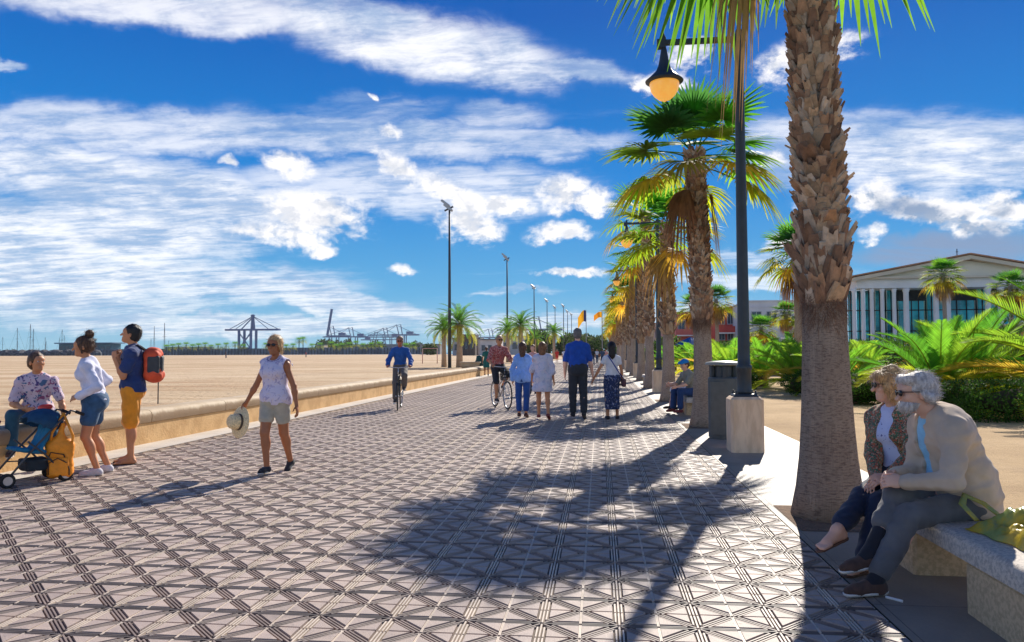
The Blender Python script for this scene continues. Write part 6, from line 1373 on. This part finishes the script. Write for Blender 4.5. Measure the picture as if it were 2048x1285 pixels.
def dock_crane(up=False):
    r=empty('dock_crane',(0,0,0),0,'x','crane','dock cranes in the container port'); b=MB()
    for x in(-9,9):
        for y in(-9,9): b.tube([(x,y,0),(x,y,42)],1.4,4)
    b.tube([(-9,-9,6),(9,-9,38)],.8,4); b.box((0,-9,14),(20,2,2)); b.build('legs',M_crane,r)
    b=MB(); b.box((-12,0,42),(60,8,3.2)); b.box((-20,0,47),(16,8,6)); b.build('machinery_house',M_crane,r)
    b=MB(); b.tube([(6,0,42),(12,0,66),(2,0,66),(-2,0,43)],1.2,4)
    b.tube([(10,0,64),(-34,0,44)],.6,3); b.build('mast',M_crane,r)
    b=MB()
    if up: b.tube([(17,0,44),(6,0,108)],3.2,4); b.tube([(12,0,66),(9,0,95)],.8,3)
    else: b.box((48,0,42),(64,4,2.6)); b.tube([(12,0,65),(76,0,43)],.6,3); b.tube([(12,0,65),(44,0,43)],.6,3)
    b.build('boom',M_crane,r); return r
c_up=dock_crane(True); c_up.location=(atp(668,1800),1800,0); c_up['label']='dock crane with its boom raised steeply, the tallest of the row'; c_up.scale=(-1,1,1)
c_d=dock_crane(False)
cr_=[(706,1900,1.,-1,'dock crane with lowered boom just right of the raised boom'),(748,2000,.85,1,'dock crane standing in the middle of the row of cranes'),(775,2050,1.05,-1,'dock crane left of the cyclist in the blue jacket'),(803,2000,1.15,-1,'dock crane directly above the cyclist in the blue jacket'),(985,2100,1.0,-1,'dock crane left of the second mast beyond the date palms'),(1080,1900,1.35,-1,'dock crane showing between the thin masts'),(948,2400,.9,1,'faint dock crane behind the larger date palm')]
for i,(px,Y,s,sx,lab) in enumerate(cr_):
    if i==0: o=c_d; o.location=(atp(px,Y),Y,0); o['label']=lab; o.scale=(sx*s,s,s)
    else: copy_tree(c_d,(atp(px,Y),Y,0),0,lab,(sx*s,s,s))
# low port buildings and containers
for i,(px0,px1,Y,h,c,lab) in enumerate(((640,700,1500,14,(.42,.44,.46),'pale long port shed below the raised crane boom'),(700,838,1700,20,(.08,.10,.14),'dark container stacks under the dock cranes'),(632,648,700,8.5,(.62,.42,.24),'sandy coloured block among the far trees'),(840,880,500,6.5,(.28,.29,.30),'low dark pavilion left of the smaller date palm'),
  (905,960,330,7.2,(.55,.55,.56),'white low beach pavilion behind the larger date palm'),(915,950,322,8.6,(.10,.08,.07),'dark brown upper block above the beach pavilion'),(960,1000,300,6.2,(.60,.58,.56),'white restaurant block behind the green dressed walker'),(1000,1060,380,9,(.45,.46,.47),'grey building behind the cyclist with the basket'),(1056,1100,430,9,(.40,.33,.22),'sandy building behind the two women'),(1125,1150,460,10,(.62,.64,.66),'pale tall block left of the blue shirted man'),
  (330,420,900,9,(.30,.31,.33),'grey harbour shed right of the backpack man'))):
    a,b_=atp(px0,Y),atp(px1,Y); r=empty('port_building',((a+b_)/2,Y,0),0,lab,'building'); b=MB(); b.box((0,5,h/2),(b_-a,10,h)); b.build('wall',mat('port_%d'%i,c,.8,.25,.12),r); b=MB(); b.box((0,5,h+.25),((b_-a)*1.03,11,.5)); b.build('roof',M_pier,r); b=MB(); n=max(3,int((b_-a)/6))
    for k in range(n): b.box((-(b_-a)/2+(b_-a)*(k+.5)/n,-.1,h*.5),((b_-a)/n*.5,.2,h*.35))
    b.build('window_band',M_win,r)
# far palms along the quay, and broadleaf trees
CR_F=[MB_build(q,n_,mm) for q,n_,mm in zip(fan_crown(44,n_green=26,n_yel=4,n_dead=8,nseg=7,secs=2,R=1.6,pet=1.2),('crown','dead_fronds'),(M_leaf,M_dead))]
def quay_palm(px,Y,H,label):
    r=empty('quay_palm',(atp(px,Y),Y,0),0,label,'palm tree','small palms along the harbour'); t=MB(); t.tube([(0,0,0),(0,0,H)],.35,5); t.build('trunk',M_rock,r); o=link('crown',CR_F[0],M_leaf,r,(0,0,H)); o.scale=(1.6,)*3; return r
qp=None
pxs=[333,345,357,372,385,397,410,422,436,452,470,486,532,548,572,586,598,606,624,640,662,672,684,698,712,726,742,758,812,826]
nm=lambda i:ordn[i]
for i,px in enumerate(pxs):
    Hh=6.5+2.5*((i*37)%7)/7+(3.5 if px in(606,598) else 0)
    quay_palm(px,575+(i%4)*8,Hh,nm(i)+' small quay palm counted from the left, right of the backpack man')
def tree_mass(px0,px1,Y,h,n,label,seed,cols=((.035,.07,.02),(.06,.10,.025),(.09,.11,.035))):
    rg=random.Random(seed); a,b_=atp(px0,Y),atp(px1,Y); V=[];F=[];C=[]
    cl_=[(rg.uniform(a,b_),rg.uniform(-8,8),rg.uniform(.45,1.)*h,rg.uniform(.5,1.)*h*.7) for _ in range(max(6,int((b_-a)/(h*.8))))]
    for i in range(n):
        cx,cy,ch,cr2=rg.choice(cl_); d=Vector((rg.gauss(0,1),rg.gauss(0,1),rg.gauss(0,1))).normalized(); p=Vector((cx,Y+cy,ch*.55))+Vector((d.x*cr2,d.y*cr2,d.z*ch*.48)); u=Vector((rg.gauss(0,1),rg.gauss(0,1),rg.gauss(0,1))).normalized(); w=u.cross(d).normalized() if u.cross(d).length>.01 else Vector((1,0,0)); s=h*.08*rg.uniform(.6,1.4); k=len(V)
        V+=[p,p+u*s+w*s*.5,p+u*s*2,p+u*s-w*s*.5]; F.append((k,k+1,k+2,k+3)); c=rg.choice(cols); C+=[c]*4
    return tag(link('distant_trees',np_mesh('distant_trees',V,F,False,C),M_hleaf),label,'trees',kind='stuff')
tree_mass(640,870,780,15,5000,'wooded strip in front of the container port',1); tree_mass(860,1010,420,8,4000,'dark greenery around the beach pavilions',2); tree_mass(1040,1200,300,9,7000,'dense trees closing the far end of the promenade',3); tree_mass(1150,1210,240,7,2500,'far trees left of the palm row',4)
tree_mass(1250,1660,95,3.0,9000,'mixed greenery at the foot of the far houses',5,((.05,.11,.02),(.09,.17,.03),(.12,.14,.04))); tree_mass(190,640,660,7,4000,'low dark trees behind the quay',6); tree_mass(-200,190,600,6,1800,'low dark shrubs behind the breakwater',7)
# ------------------------------------------------------------ thin sea haze over the whole place
hz=MB(); hz.box((-600,1350,62),(3600,3100,127)); hm=bpy.data.materials.new('haze'); hm.use_nodes=True
for n_ in list(hm.node_tree.nodes):
    if n_.type=='BSDF_PRINCIPLED': hm.node_tree.nodes.remove(n_)
pv=hm.node_tree.nodes.new('ShaderNodeVolumePrincipled'); pv.inputs['Color'].default_value=(.86,.92,1,1); pv.inputs['Density'].default_value=.00006; pv.inputs['Anisotropy'].default_value=.2
hm.node_tree.links.new(pv.outputs[0],[n_ for n_ in hm.node_tree.nodes if n_.type=='OUTPUT_MATERIAL'][0].inputs['Volume'])
tag(hz.build('haze',hm),kind='stuff')
